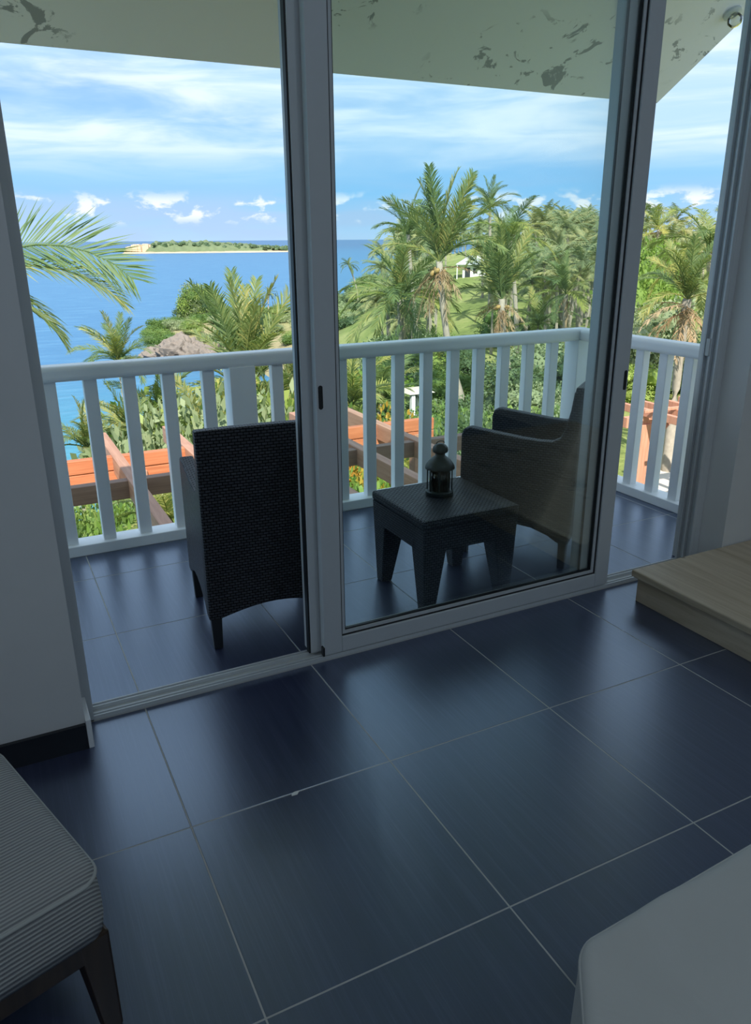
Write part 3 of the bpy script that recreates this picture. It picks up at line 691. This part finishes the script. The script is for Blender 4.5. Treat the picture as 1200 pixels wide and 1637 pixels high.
def palm(label, cpx, cpy, r, bpx, bpy, L, spec, seed, nuts=0, tr=.13, dead=0, name='coconut_palm', aim=None, dead_len=.55, group=None):
    rnd = random.Random(seed); Cc = at_r(cpx, cpy, r); P2 = at_r(bpx, bpy, r); d = (P2-Cc)
    if d.z > -.2: d.z = -.2
    k = 1.0
    for _ in range(6): b = Cc + d*k; k = (ground(b.x, b.y)-Cc.z)/d.z
    B = Cc + d*k; B.z = ground(B.x, B.y)-.15
    e = tag(empty(name, B), label, 'palm', group); c = Cc-B
    bow = Vector((rnd.uniform(-.3, .3), rnd.uniform(-.3, .3), 0))
    bm = bmesh.new(); n = 12
    path = [c*(i/n) + bow*math.sin(math.pi*i/n) for i in range(n+1)]
    tube(bm, path, [tr*(1.5-.7*min(1, i/n*2.2)+.12*(i % 2)*.6) for i in range(n+1)], 8); obj('trunk', bm, M['trunk'], e, smooth=True)
    az0 = rnd.uniform(0, 360); i = 0; tot = sum(q for _, q in spec)
    for nm, q in spec:
        for j in range(q):
            a = az0 + 137.5*i + rnd.uniform(-14, 14) if aim is None else aim[i % len(aim)]+rnd.uniform(-6, 6)
            me = rnd.choice(FT[nm]); s = L*rnd.uniform(.86, 1.08)
            link('frond', me, e, c, (R(rnd.uniform(-22, 22)), R(rnd.uniform(-8, 8)), R(90-a)), s); i += 1
    for j in range(dead):
        a = rnd.uniform(0, 360); link('dead_frond', rnd.choice(FT['X']), e, c+Vector((0, 0, -.12-.25*rnd.random())), (0, R(rnd.uniform(-25, 25)), R(a)), L*dead_len*rnd.uniform(.7, 1.15))
    for j in range(nuts):
        a = rnd.uniform(0, 6.28); link('coconut', NUT, e, c+Vector((.22*math.cos(a), .22*math.sin(a), -.25-.15*rnd.random())), (rnd.random(), rnd.random(), 0), L*.32)
    return e
# ------ palms one can pick out in the view
lp = palm('large coconut palm half hidden behind the left wall, frond over the sea', -60, 436, 17, -66, 640, 3.0, [('C', 4), ('B', 4), ('D', 3), ('A', 3)], 11, aim=[200, 250, 300, 345, 230, 280, 320, 185, 265, 225, 305, 340, 290, 240])
cc = at_r(-60, 436, 17)-lp.location
for nm, a, L, dz in (('F', 96, 3.35, .05), ('Fy', 100, 3.1, -.1), ('D', 70, 2.3, -.1), ('D', 110, 2.2, -.2), ('D', 88, 2.1, -.3)): link('frond', FT[nm][0], lp, cc+Vector((0, 0, dz)), (0, 0, R(90-a)), L)
palm('young palm with yellow lower fronds standing before the rocky headland', 190, 578, 42, 206, 690, 2.5, [('U', 3), ('A', 7), ('Ay', 2), ('B', 5), ('Cy', 4), ('C', 3)], 12, tr=.11)
palm('palm with tall upright fronds rising over the rail above the left armchair', 392, 628, 22, 404, 740, 3.3, [('U', 10), ('A', 5), ('B', 4), ('C', 5), ('Cy', 3), ('Dy', 3)], 13)
palm('tiny lone palm on the headland against the sea, left of the door stile', 430, 470, 138, 432, 505, 1.7, [('A', 4), ('By', 5), ('C', 5), ('D', 4)], 14, tr=.14)
palm('lone slender palm leaning over the sea, right of the door stile', 557, 424, 120, 570, 478, 1.8, [('A', 4), ('B', 5), ('C', 5), ('D', 4)], 15, tr=.12)
palm('broad drooping palm left of the tall centre palm', 640, 478, 34, 646, 600, 3.0, [('U', 3), ('A', 6), ('B', 7), ('C', 5), ('Cy', 3), ('D', 4)], 16, dead=4, tr=.17)
palm('dark crowned palm behind, reaching left over the sea', 652, 375, 48, 662, 470, 2.7, [('U', 2), ('A', 6), ('B', 6), ('C', 4)], 17, tr=.14)
palm('tall centre palm with upright fronds and a skirt of dead leaves', 702, 418, 27, 738, 610, 2.85, [('U', 8), ('A', 8), ('B', 3)], 18, nuts=6, dead=18, tr=.13)
palm('highest background palm against the sky, right of the tall centre palm', 783, 330, 66, 783, 420, 2.5, [('U', 2), ('A', 6), ('B', 5), ('C', 4)], 19, tr=.14)
palm('yellowing palm with long arching fronds behind the right trunk', 815, 385, 46, 820, 480, 2.9, [('A', 4), ('B', 4), ('By', 3), ('Cy', 5), ('Dy', 3)], 20, tr=.15)
palm('palm with dark upright fronds and dead leaves, right of the tall centre palm', 802, 478, 28, 828, 610, 2.4, [('U', 9), ('A', 7), ('B', 2)], 21, dead=16, nuts=5, tr=.12)
palm('palm with long fronds cut by the right door jamb', 1132, 402, 27, 1120, 560, 2.2, [('A', 3), ('B', 7), ('C', 5), ('Cy', 2), ('Dy', 3)], 22)
palm('palm with brown dead skirt seen through the right opening', 1098, 478, 21, 1084, 600, 1.65, [('U', 4), ('A', 7), ('B', 6), ('C', 3)], 23, dead=20, dead_len=.8)
palm('palm with orange dying crown on the skyline of the right opening', 1052, 366, 68, 1050, 430, 2.6, [('Ay', 3), ('A', 3), ('Cy', 5), ('Dy', 4)], 24, dead=12, dead_len=1.0)
palm('feathery palm left of the big door stile, above the armchair', 905, 470, 40, 912, 540, 2.3, [('U', 2), ('A', 5), ('B', 5), ('Cy', 4), ('D', 3)], 25, dead=4)
palm('pale palm with straight trunk beside the lawn', 866, 462, 52, 872, 540, 2.2, [('A', 5), ('B', 5), ('Cy', 4), ('D', 2)], 26, dead=3)
palm('palm with pale leaning trunk left of the big door stile', 928, 428, 66, 938, 520, 2.5, [('A', 5), ('By', 5), ('C', 4), ('Dy', 3)], 27, dead=3)
# ------ low young palms around the timber pergola
low = [('young palm tuft at the far left behind the orange beam', 138, 715, 16, 1.15), ('young palm below the seaside trunk, behind the orange beam', 212, 705, 17, 1.5), ('arching young palm over the turquoise bay', 258, 665, 20, 1.5),
       ('yellow green young palm left of the railing post', 330, 690, 19, 1.8), ('young palm just right of the railing post', 440, 660, 20, 1.9), ('golden palm bush left of the middle balusters', 560, 650, 20, 2.0),
       ('young palm below the broad drooping palm', 610, 640, 24, 2.2), ('yellow fronds hanging beneath the left pergola beams', 275, 835, 10.5, 1.0), ('small golden palm under the pergola by the lantern', 665, 765, 12.5, .7),
       ('young palm under the tall centre palm', 690, 590, 38, 2.2), ('young palm on the bank behind the corner post', 885, 600, 34, 2.2), ('low palm beside the far lawn edge', 860, 520, 44, 2.3)]
for k, (lab, px, py, r, L) in enumerate(low):
    y = 'y' if ('yellow' in lab or 'golden' in lab) else ''
    palm(lab, px, py, r, px+4, py+90, L, [('U', 2), ('A'+y, 5), ('B', 5), ('B'+y, 3), ('C'+y, 5)], 60+k, tr=.08, name='young_palm')

# ------ hillside palms too far to show their parts
def far_palm(seed):
    rnd = random.Random(seed); bm = bmesh.new(); H = 7.0; lean = Vector((rnd.uniform(-.9, .9), rnd.uniform(-.9, .9), 0))
    tube(bm, [Vector((0, 0, H*i/5))+lean*(i/5)**2 for i in range(6)], [.2, .15, .13, .12, .12, .12], 6)
    nt = len(bm.faces); top = Vector((0, 0, H))+lean
    for k in range(20):
        a = 2.4*k+rnd.uniform(-.2, .2); e0 = rnd.choice((75, 55, 35, 15, -10)); dr = rnd.uniform(60, 95); L = rnd.uniform(2.3, 3.0); p = top.copy(); S = 9
        for i in range(S):
            f = (i+.5)/S; an = R(e0-dr*f); t = Vector((math.cos(a)*math.cos(an), math.sin(a)*math.cos(an), math.sin(an))); q = p+t*L/S
            s = t.cross(Vector((0, 0, 1))); s = s.normalized() if s.length > .05 else Vector((1, 0, 0))
            wd = .62*math.sin(math.pi*(.12+.8*f))
            for sg in (-1, 1):
                for h in (0, .5):
                    b = p.lerp(q, h); tip = b + (t*.6+s*sg*.8).normalized()*wd + Vector((0, 0, -wd*rnd.uniform(.25, .6)))
                    bm.faces.new((bm.verts.new(b), bm.verts.new(b+t*L/S*.45), bm.verts.new(tip)))
            p = q
    bm.faces.ensure_lookup_table()
    for f in list(bm.faces)[nt:]: f.material_index = 1
    me = bpy.data.meshes.new('far_palm'); bm.to_mesh(me); bm.free(); me.materials.append(M['trunk']); me.materials.append(M['far_frond']); return me
FP = [far_palm(k) for k in range(4)]
rnd = random.Random(31)
def blocked(x, y):                      # keep the lawn, the path and the built things clear
    a = math.degrees(math.atan2(x, y)); r = math.hypot(x, y)
    if 31.2 < a < 34.4 and 46 < r < 104: return True
    if 31 < a < 35.2 and 100 <= r < 114: return True
    return False
cnt = 0
for k in range(900):
    a = rnd.uniform(27.5, 60); r = 50*(5.2)**rnd.random()
    if a < 30 and r > 150: continue
    x, y = r*math.sin(R(a)), r*math.cos(R(a))
    if blocked(x, y): continue
    z = ground(x, y); s = rnd.uniform(.72, 1.12)
    if r < 75: s *= .72
    if (z+7*s+1.2-HC)/r > math.tan(R(1.45 if a < 38 else 2.1)): continue
    o = link('palm', rnd.choice(FP), None, (x, y, z-.2), (0, 0, rnd.uniform(0, 6.28)), s); cnt += 1
    tag(o, 'distant coconut palm in the dense hillside grove', 'palm', 'coconut palms of the hillside grove')
    if cnt >= 230: break

# ------------------------------------------------------------------ shrubs and broadleaf trees
def shrub_mesh(name, mat, seed, nleaf=4200, leaf=.065, core=True, tall=.8):
    rnd = random.Random(seed); bm = bmesh.new(); lobes = []
    for k in range(9):
        a = rnd.uniform(0, 6.28); rr = rnd.uniform(.15, .62); lobes.append((Vector((rr*math.cos(a), rr*math.sin(a), rnd.uniform(.25, tall))), rnd.uniform(.28, .46)))
    for c, r in lobes: blob(bm, c, r*.66, 1, .85, seed, .2)
    nb = len(bm.faces)
    for k in range(nleaf):
        c, r = rnd.choice(lobes); d = Vector((rnd.gauss(0, 1), rnd.gauss(0, 1), rnd.gauss(.25, 1))).normalized()
        p = c + Vector((d.x, d.y, d.z*.85))*r*rnd.uniform(.66, 1.12); l = leaf*rnd.uniform(.6, 1.25)
        t = (d + Vector((rnd.gauss(0, .7), rnd.gauss(0, .7), rnd.gauss(-.1, .6)))).normalized(); s = t.cross(Vector((rnd.gauss(0, 1), rnd.gauss(0, 1), rnd.gauss(0, 1))))
        s = s.normalized()*l*.32
        bm.faces.new([bm.verts.new(q) for q in (p, p+t*l*.5+s, p+t*l, p+t*l*.5-s)])
    me = bpy.data.meshes.new(name); bm.to_mesh(me); bm.free(); me.materials.append(mat); return me
SH = {k: [shrub_mesh('shrub', M[k], 7*i+len(k)) for i in range(3)] for k in ('leaf', 'leaf_bright', 'leaf_dark', 'leaf_grey', 'leaf_croton')}
TREE = {k: [shrub_mesh('canopy', M[k], 90+7*i+len(k), 3600, .065, tall=1.05) for i in range(2)] for k in ('leaf', 'leaf_dark', 'leaf_bright', 'leaf_grey')}
WALLS = [at_r(838, 574, 43), at_r(858, 560, 50), at_r(880, 603, 36)]
def shrub(px, py, r, w, kind, label, cat='shrub', group=None, h=1.0, name='shrub', src=None):
    """a bush whose top shows at a pixel, standing on the ground at distance r, w wide"""
    p = at_r(px, py, r)
    if any((p.x-q.x)**2+(p.y-q.y)**2 < (w*.5+1.1)**2 for q in WALLS): return None
    z = ground(p.x, p.y); H = max(.35, p.z-z); o = link(name, rnd.choice((src or SH)[kind]), None, (p.x, p.y, z-.05), (0, 0, rnd.uniform(0, 6.28)), (max(w/1.7, H*.52), max(w/1.7, H*.52), H/1.12))
    return tag(o, label, cat, group)
ADJ = {'leaf': 'mid green', 'leaf_bright': 'bright green', 'leaf_dark': 'dark green', 'leaf_grey': 'silvery green', 'leaf_croton': 'yellow'}
# garden bushes below the balcony, seen under the left pergola
for i, (px, py, r, w, k) in enumerate([(120, 810, 11, 1.8, 'leaf'), (160, 800, 12.5, 2.0, 'leaf_bright'), (205, 815, 11.5, 1.6, 'leaf'), (150, 840, 9.5, 1.3, 'leaf_bright'), (230, 830, 10, 1.4, 'leaf_bright'), (285, 825, 11, 1.6, 'leaf'),
        (330, 800, 12, 2, 'leaf'), (400, 800, 12, 2, 'leaf'), (560, 740, 11.5, 1.7, 'leaf_bright'), (585, 765, 10, 1.4, 'leaf'), (620, 735, 13, 1.6, 'leaf_bright'), (690, 715, 14, 2.0, 'leaf_bright'), (450, 790, 12, 2, 'leaf'), (105, 795, 13, 2.2, 'leaf'), (135, 800, 13.5, 2.2, 'leaf_bright'), (185, 790, 14, 2.4, 'leaf'), (240, 795, 14, 2.4, 'leaf_bright'), (270, 800, 13, 2.2, 'leaf'), (180, 850, 9, 1.2, 'leaf'), (260, 850, 9, 1.2, 'leaf_bright')]):
    shrub(px, py, r, w, k, ADJ[k]+' round garden bush growing below the balcony railing', group='garden bushes below the balcony')
shrub(575, 655, 17.5, 1.6, 'leaf_croton', 'yellow and orange leaved bush behind the pergola, left of the lantern')
shrub(660, 735, 12.5, .8, 'leaf_croton', 'small orange leaved bush under the pergola behind the lantern')
shrub(745, 690, 22, 1.3, 'leaf_croton', 'orange flowering bush beside the pale leaning trunk')
# thicket behind the balusters in the middle
for i in range(46):
    px = rnd.uniform(590, 930); py = rnd.uniform(590, 690); r = rnd.uniform(17, 40) if py > 630 else rnd.uniform(26, 48)
    if py > 655: r = rnd.uniform(15, 22)
    kd = rnd.choice(('leaf', 'leaf_dark', 'leaf', 'leaf_grey'))
    shrub(px, py, r, rnd.uniform(1.8, 3.4), kd, 'dense '+ADJ[kd]+' bush of the thicket behind the railing', group='thicket behind the railing')
for i in range(22):
    px = rnd.uniform(300, 480); py = rnd.uniform(610, 690); kd = rnd.choice(('leaf', 'leaf_bright', 'leaf_grey')); shrub(px, py, rnd.uniform(15, 24), rnd.uniform(1.4, 2.4), kd, ADJ[kd]+' bush on the bank above the bay', group='bushes on the bank above the bay')
# headland scrub and rocks
n_ = 0
for i in range(600):
    a = rnd.uniform(10.5, 27.5); r = rnd.uniform(104, 150); x, y = r*math.sin(R(a)), r*math.cos(R(a)); z = ground(x, y)
    if z < -14.2: continue
    if a < 16 and r < 116: continue
    kd = rnd.choice(('leaf_grey', 'leaf_grey', 'leaf', 'leaf_dark', 'leaf')); s = rnd.uniform(1.3, 2.9)
    o = link('shrub', rnd.choice(SH[kd]), None, (x, y, z-.3), (0, 0, rnd.uniform(0, 6.28)), (s*1.25, s*1.25, s*rnd.uniform(.6, .9)))
    tag(o, ADJ[kd]+' wind clipped scrub bush on the headland', 'shrub', 'headland scrub'); n_ += 1
    if n_ >= 130: break
def rock(px, py, r, w, h, label, seed, group=None):
    p = at_r(px, py, r); z = min(ground(p.x, p.y), p.z)-.5; bm = bmesh.new(); res = bmesh.ops.create_icosphere(bm, subdivisions=5, radius=1)
    for v in res['verts']:
        d = v.co.copy(); f = 1+.10*mnoise.noise(d*22)+.35*mnoise.noise(d*1.6+Vector((seed, 0, 0)))+.22*mnoise.noise(d*4+Vector((0, seed, 0)))+.12*mnoise.noise(d*9+Vector((0, 0, seed))); v.co = Vector((d.x*w, d.y*w*.8, d.z*h))*f
    o = obj('rock', bm, M['rock']); o.location = (p.x, p.y, z); return tag(o, label, 'rock', group)
for k, (px, py, r, w, h, lab) in enumerate([(232, 566, 112, 2.4, 2.6, 'leftmost low grey rock at the headland tip'), (282, 548, 114, 4.6, 3.2, 'big craggy grey rock on the headland behind the young palm'), (318, 552, 112, 4.0, 2.8, 'craggy grey rock right of the biggest headland rock'),
        (345, 562, 110, 3.2, 2.8, 'small grey rock beside the upright palm fronds'), (255, 572, 108, 3.0, 2.2, 'brown rock at the waterline of the headland')]):
    rock(px, py, r, w, h, lab, k*3.1)
rock(118, 600, 74, 1.6, .8, 'pale reef rock breaking the sea below the rail at left', 40)
# bushes and trees on the hillside
for i in range(150):
    a = rnd.uniform(23, 60); r = 34*(6.5)**rnd.random()
    if a < 27 and r > 130: continue; x, y = r*math.sin(R(a)), r*math.cos(R(a))
    if blocked(x, y) or any((x-q.x)**2+(y-q.y)**2 < 22 for q in WALLS): continue
    s = rnd.uniform(1.5, 3.0)*(1 if r < 80 else 1.7); z = ground(x, y)
    if (z+s*1.4-HC)/r > math.tan(R(1.2)): s *= .5
    kd = rnd.choice(('leaf', 'leaf_dark', 'leaf', 'leaf_bright', 'leaf_grey'))
    o = link('bush', rnd.choice(TREE[kd]), None, (x, y, z-.3), (0, 0, rnd.uniform(0, 6.28)), (s, s, s*rnd.uniform(.8, 1.2)))
    tag(o, 'rounded '+ADJ[kd]+' bush between the hillside palms', 'bush', 'broadleaf bushes of the hillside')
for i in range(70):
    a = rnd.uniform(23.5, 40); r = rnd.uniform(25, 60); x, y = r*math.sin(R(a)), r*math.cos(R(a)); z = ground(x, y)
    if blocked(x, y) or any((x-q.x)**2+(y-q.y)**2 < 22 for q in WALLS): continue
    kd = rnd.choice(('leaf', 'leaf_dark', 'leaf', 'leaf_grey', 'leaf_bright')); s = rnd.uniform(1.2, 2.1)*(1.25 if a < 29 else 1)
    o = link('bush', rnd.choice(TREE[kd]), None, (x, y, z-.2), (0, 0, rnd.uniform(0, 6.28)), (s*1.15, s*1.15, s*rnd.uniform(.8, 1.15)))
    tag(o, ADJ[kd]+' undergrowth bush around the feet of the near palms', 'bush', 'undergrowth around the near palms')
# through the right opening
for i, (px, py, r, w, k, lab) in enumerate([(1040, 405, 40, 4.6, 'leaf_bright', 'bright green leafy tree in the right opening, below the skyline palm'), (1025, 440, 36, 3.2, 'leaf_bright', 'bright green bush against the right edge of the front door leaf'), (1062, 500, 34, 4.4, 'leaf_grey', 'pale silvery green bush above the side railing'),
        (1030, 530, 31, 3.4, 'leaf_grey', 'silvery bush just over the side top rail'), (1100, 545, 32, 3.4, 'leaf_dark', 'dark green bush at the foot of the brown skirted palm'), (1020, 585, 30, 3.0, 'leaf_bright', 'bright green bush behind the first side baluster'),
        (1048, 600, 32, 3.0, 'leaf_bright', 'bright bush between the side balusters over the salmon pergola'), (1085, 590, 33, 3.0, 'leaf_dark', 'dark bush over the salmon pergola at right'), (1005, 600, 31, 3.0, 'leaf', 'green bush left of the first side baluster')]):
    shrub(px, py, r, w, k, lab, src=TREE)
# ------------------------------------------------------------------ timber pergola below the balcony
K = .8; PZ = HC-K*(HC+1.0)
pg = tag(empty('timber_pergola', (2.4, 6.6, -4.3)), 'large terracotta stained timber pergola just below the balcony railing', 'pergola')
def pb(name, x0, x1, y0, y1, z0, z1, mat): return bx(name, x0-2.4, x1-2.4, y0-6.6, y1-6.6, z0+4.3, z1+4.3, mat, pg, bevel=.006)
YF, YN = 9.5*K, 8.42*K
pb('beam', -2.2, 4.6, YF, YF+.09, PZ-.135, PZ, M['terracotta']); pb('beam', -2.2, 4.6, YF, YF+.09, PZ-.30, PZ-.143, M['terracotta'])
pb('beam', -2.2, 4.9, YN, YN+.10, PZ-.17, PZ-.005, M['shaded_beam'])
def xr(px, py): return at_z(px, py, PZ).x
for k, x in enumerate((xr(190, 733)-.92, xr(190, 733), xr(300, 713), (xr(300, 713)*.62+xr(600, 676)*.38), (xr(300, 713)*.25+xr(600, 676)*.75)-.1, xr(600, 676)+.02)):
    o = pb('rafter', x-.05, x+.05, 4.4, 8.65, PZ-.17, PZ+.012, M['terracotta_y'])
for x in (-1.9, 1.2, 4.4):
    for y in (4.7, YF): pb('post', x-.07, x+.07, y-.03, y+.11, -5.0, PZ-.17, M['terracotta_y'])
# ------------------------------------------------------------------ salmon pergola in the garden at the right
c = at_z(1029, 662, -2.0)
p2 = tag(empty('garden_pergola', (c.x, c.y, ground(c.x, c.y)), R(-3)), 'small faded salmon timber pergola in the garden at the right', 'pergola'); HZ = -2.0-p2.location.z
def gb(name, x0, x1, y0, y1, z0, z1): return bx(name, x0, x1, y0, y1, z0, z1, M['salmon'], p2, bevel=.008)
for x in (0, 4.2):
    for y in (0, -3.4): gb('post', x-.13, x+.13, y-.13, y+.13, -.3, HZ-.2)
gb('beam', -.5, 4.9, -.07, .07, HZ-.24, HZ-.02); gb('beam', -.5, 4.9, -3.47, -3.33, HZ-.24, HZ-.02)
for k in range(9): gb('rafter', -.1+k*.53, .0+k*.53, -3.9, .6, HZ-.02, HZ+.14)
for k in range(4): gb('batten', -.4, 4.8, -3.3+k*.95, -3.24+k*.95, HZ+.14, HZ+.2)
bm = bmesh.new(); tube(bm, [(.05, 0, HZ-.9), (.75, 0, HZ-.22)], .05, 4); obj('brace', bm, M['salmon'], p2)
# ------------------------------------------------------------------ garden path and white picket fence at the right
bm = bmesh.new(); pp = [at_z(1005, 800, -4.33), at_z(1050, 745, -4.33), at_z(1110, 705, -4.33), at_z(1150, 690, -4.33)]
L_, R_ = [], []
for i, p in enumerate(pp):
    t = (pp[min(i+1, 3)]-pp[max(i-1, 0)]).normalized(); s = Vector((t.y, -t.x, 0)); zz = ground(p.x, p.y)
    for arr, k in ((L_, -.25), (R_, 1.6)): arr.append([bm.verts.new((p.x+s.x*k, p.y+s.y*k, zz+.03)), bm.verts.new((p.x+s.x*k, p.y+s.y*k, zz-.3))])
for i in range(3):
    bm.faces.new((L_[i][0], R_[i][0], R_[i+1][0], L_[i+1][0])); bm.faces.new((L_[i][1], L_[i][0], L_[i+1][0], L_[i+1][1])); bm.faces.new((R_[i][0], R_[i][1], R_[i+1][1], R_[i+1][0]))
struct(obj('garden_path', bm, M['path']), 'pale concrete garden path')
fp = at_z(1040, 800, -3.6); fc = tag(empty('picket_fence', (fp.x, fp.y, ground(fp.x, fp.y)), R(-20)), 'white picket fence beside the garden path, low in the right opening', 'fence')
for k in range(16): bx('picket', -.6+k*.14, -.52+k*.14, -.012, .012, .05, .95, M['bld_white'], fc, bevel=.004)
for z in (.2, .75): bx('fence_rail', -.62, 1.62, .012, .04, z, z+.07, M['bld_white'], fc)
# ------------------------------------------------------------------ white hut across the lawn
hp = at_r(757, 446, 108); zh = ground(hp.x, hp.y)
hut = tag(empty('white_hut', (hp.x, hp.y, zh), -math.atan2(hp.x, hp.y)), 'small white hut with pale roof across the lawn between the palms', 'building')
hz = hp.z-zh
bx('wall', -1.5, 1.5, -1.4, 1.4, -.5, hz+1.9, M['bld_white'], hut)
bm = bmesh.new(); hexa(bm, [(-2.4, -2.2, hz+1.9), (2.2, -2.2, hz+1.9), (2.2, 2.2, hz+1.9), (-2.4, 2.2, hz+1.9)], [(-.6, -.4, hz+3.0), (.6, -.4, hz+3.0), (.6, .4, hz+3.0), (-.6, .4, hz+3.0)]); obj('roof', bm, M['bld_roof'], hut)
for x in (-2.2, 2.0): bx('post', x-.06, x+.06, -2.05, -1.93, -.5, hz+1.9, M['bld_white'], hut)
wd_ = bx('window', -.2, .5, -1.43, -1.38, hz+.7, hz+1.5, M['bld_white'], hut); bx('pane', -.13, .43, -1.45, -1.42, hz+.77, hz+1.43, M['dark_open'], wd_)
bx('door', -1.2, -.5, -1.43, -1.38, hz-.3, hz+1.5, M['dark_open'], hut)
# ------------------------------------------------------------------ shelter and low walls glimpsed behind the balusters
sp_ = at_z(684, 700, -4.2); sh = tag(empty('garden_shelter', (sp_.x, sp_.y, ground(sp_.x, sp_.y))), 'small open garden shelter with pale roof behind the balusters', 'shelter')
rt = at_r(684, 627, math.hypot(sp_.x, sp_.y)).z - sh.location.z
bm = bmesh.new(); hexa(bm, [(-.7, -.12, rt), (.16, -.12, rt), (.16, .8, rt), (-.7, .8, rt)], [(-.55, .2, rt+.1), (.0, .2, rt+.1), (.0, .5, rt+.1), (-.55, .5, rt+.1)]); obj('roof', bm, M['path'], sh)
for x, y in ((0, 0), (-.55, 0), (0, .7), (-.55, .7)): bx('post', x-.06, x+.06, y-.06, y+.06, -.3, rt, M['bld_white'], sh)
for k, (px, py, r, w, h, lab) in enumerate([(838, 574, 43, 2.6, .9, 'low cream garden wall behind the right balusters'), (858, 560, 50, 2.0, .8, 'short cream wall further up the bank'), (880, 603, 36, 1.6, .6, 'cream stone ledge left of the corner post')]):
    p = at_r(px, py, r); z = ground(p.x, p.y); e = tag(empty('garden_wall', (p.x, p.y, z), R(rnd.uniform(-25, 5))), lab, 'wall')
    H = max(.5, p.z-z); bx('wall_block', -w/2, w/2, -.15, .15, -.3, H, M['sand'], e, bevel=.03); bx('coping', -w/2-.05, w/2+.05, -.2, .2, H, H+.08, M['path'], e, bevel=.02)
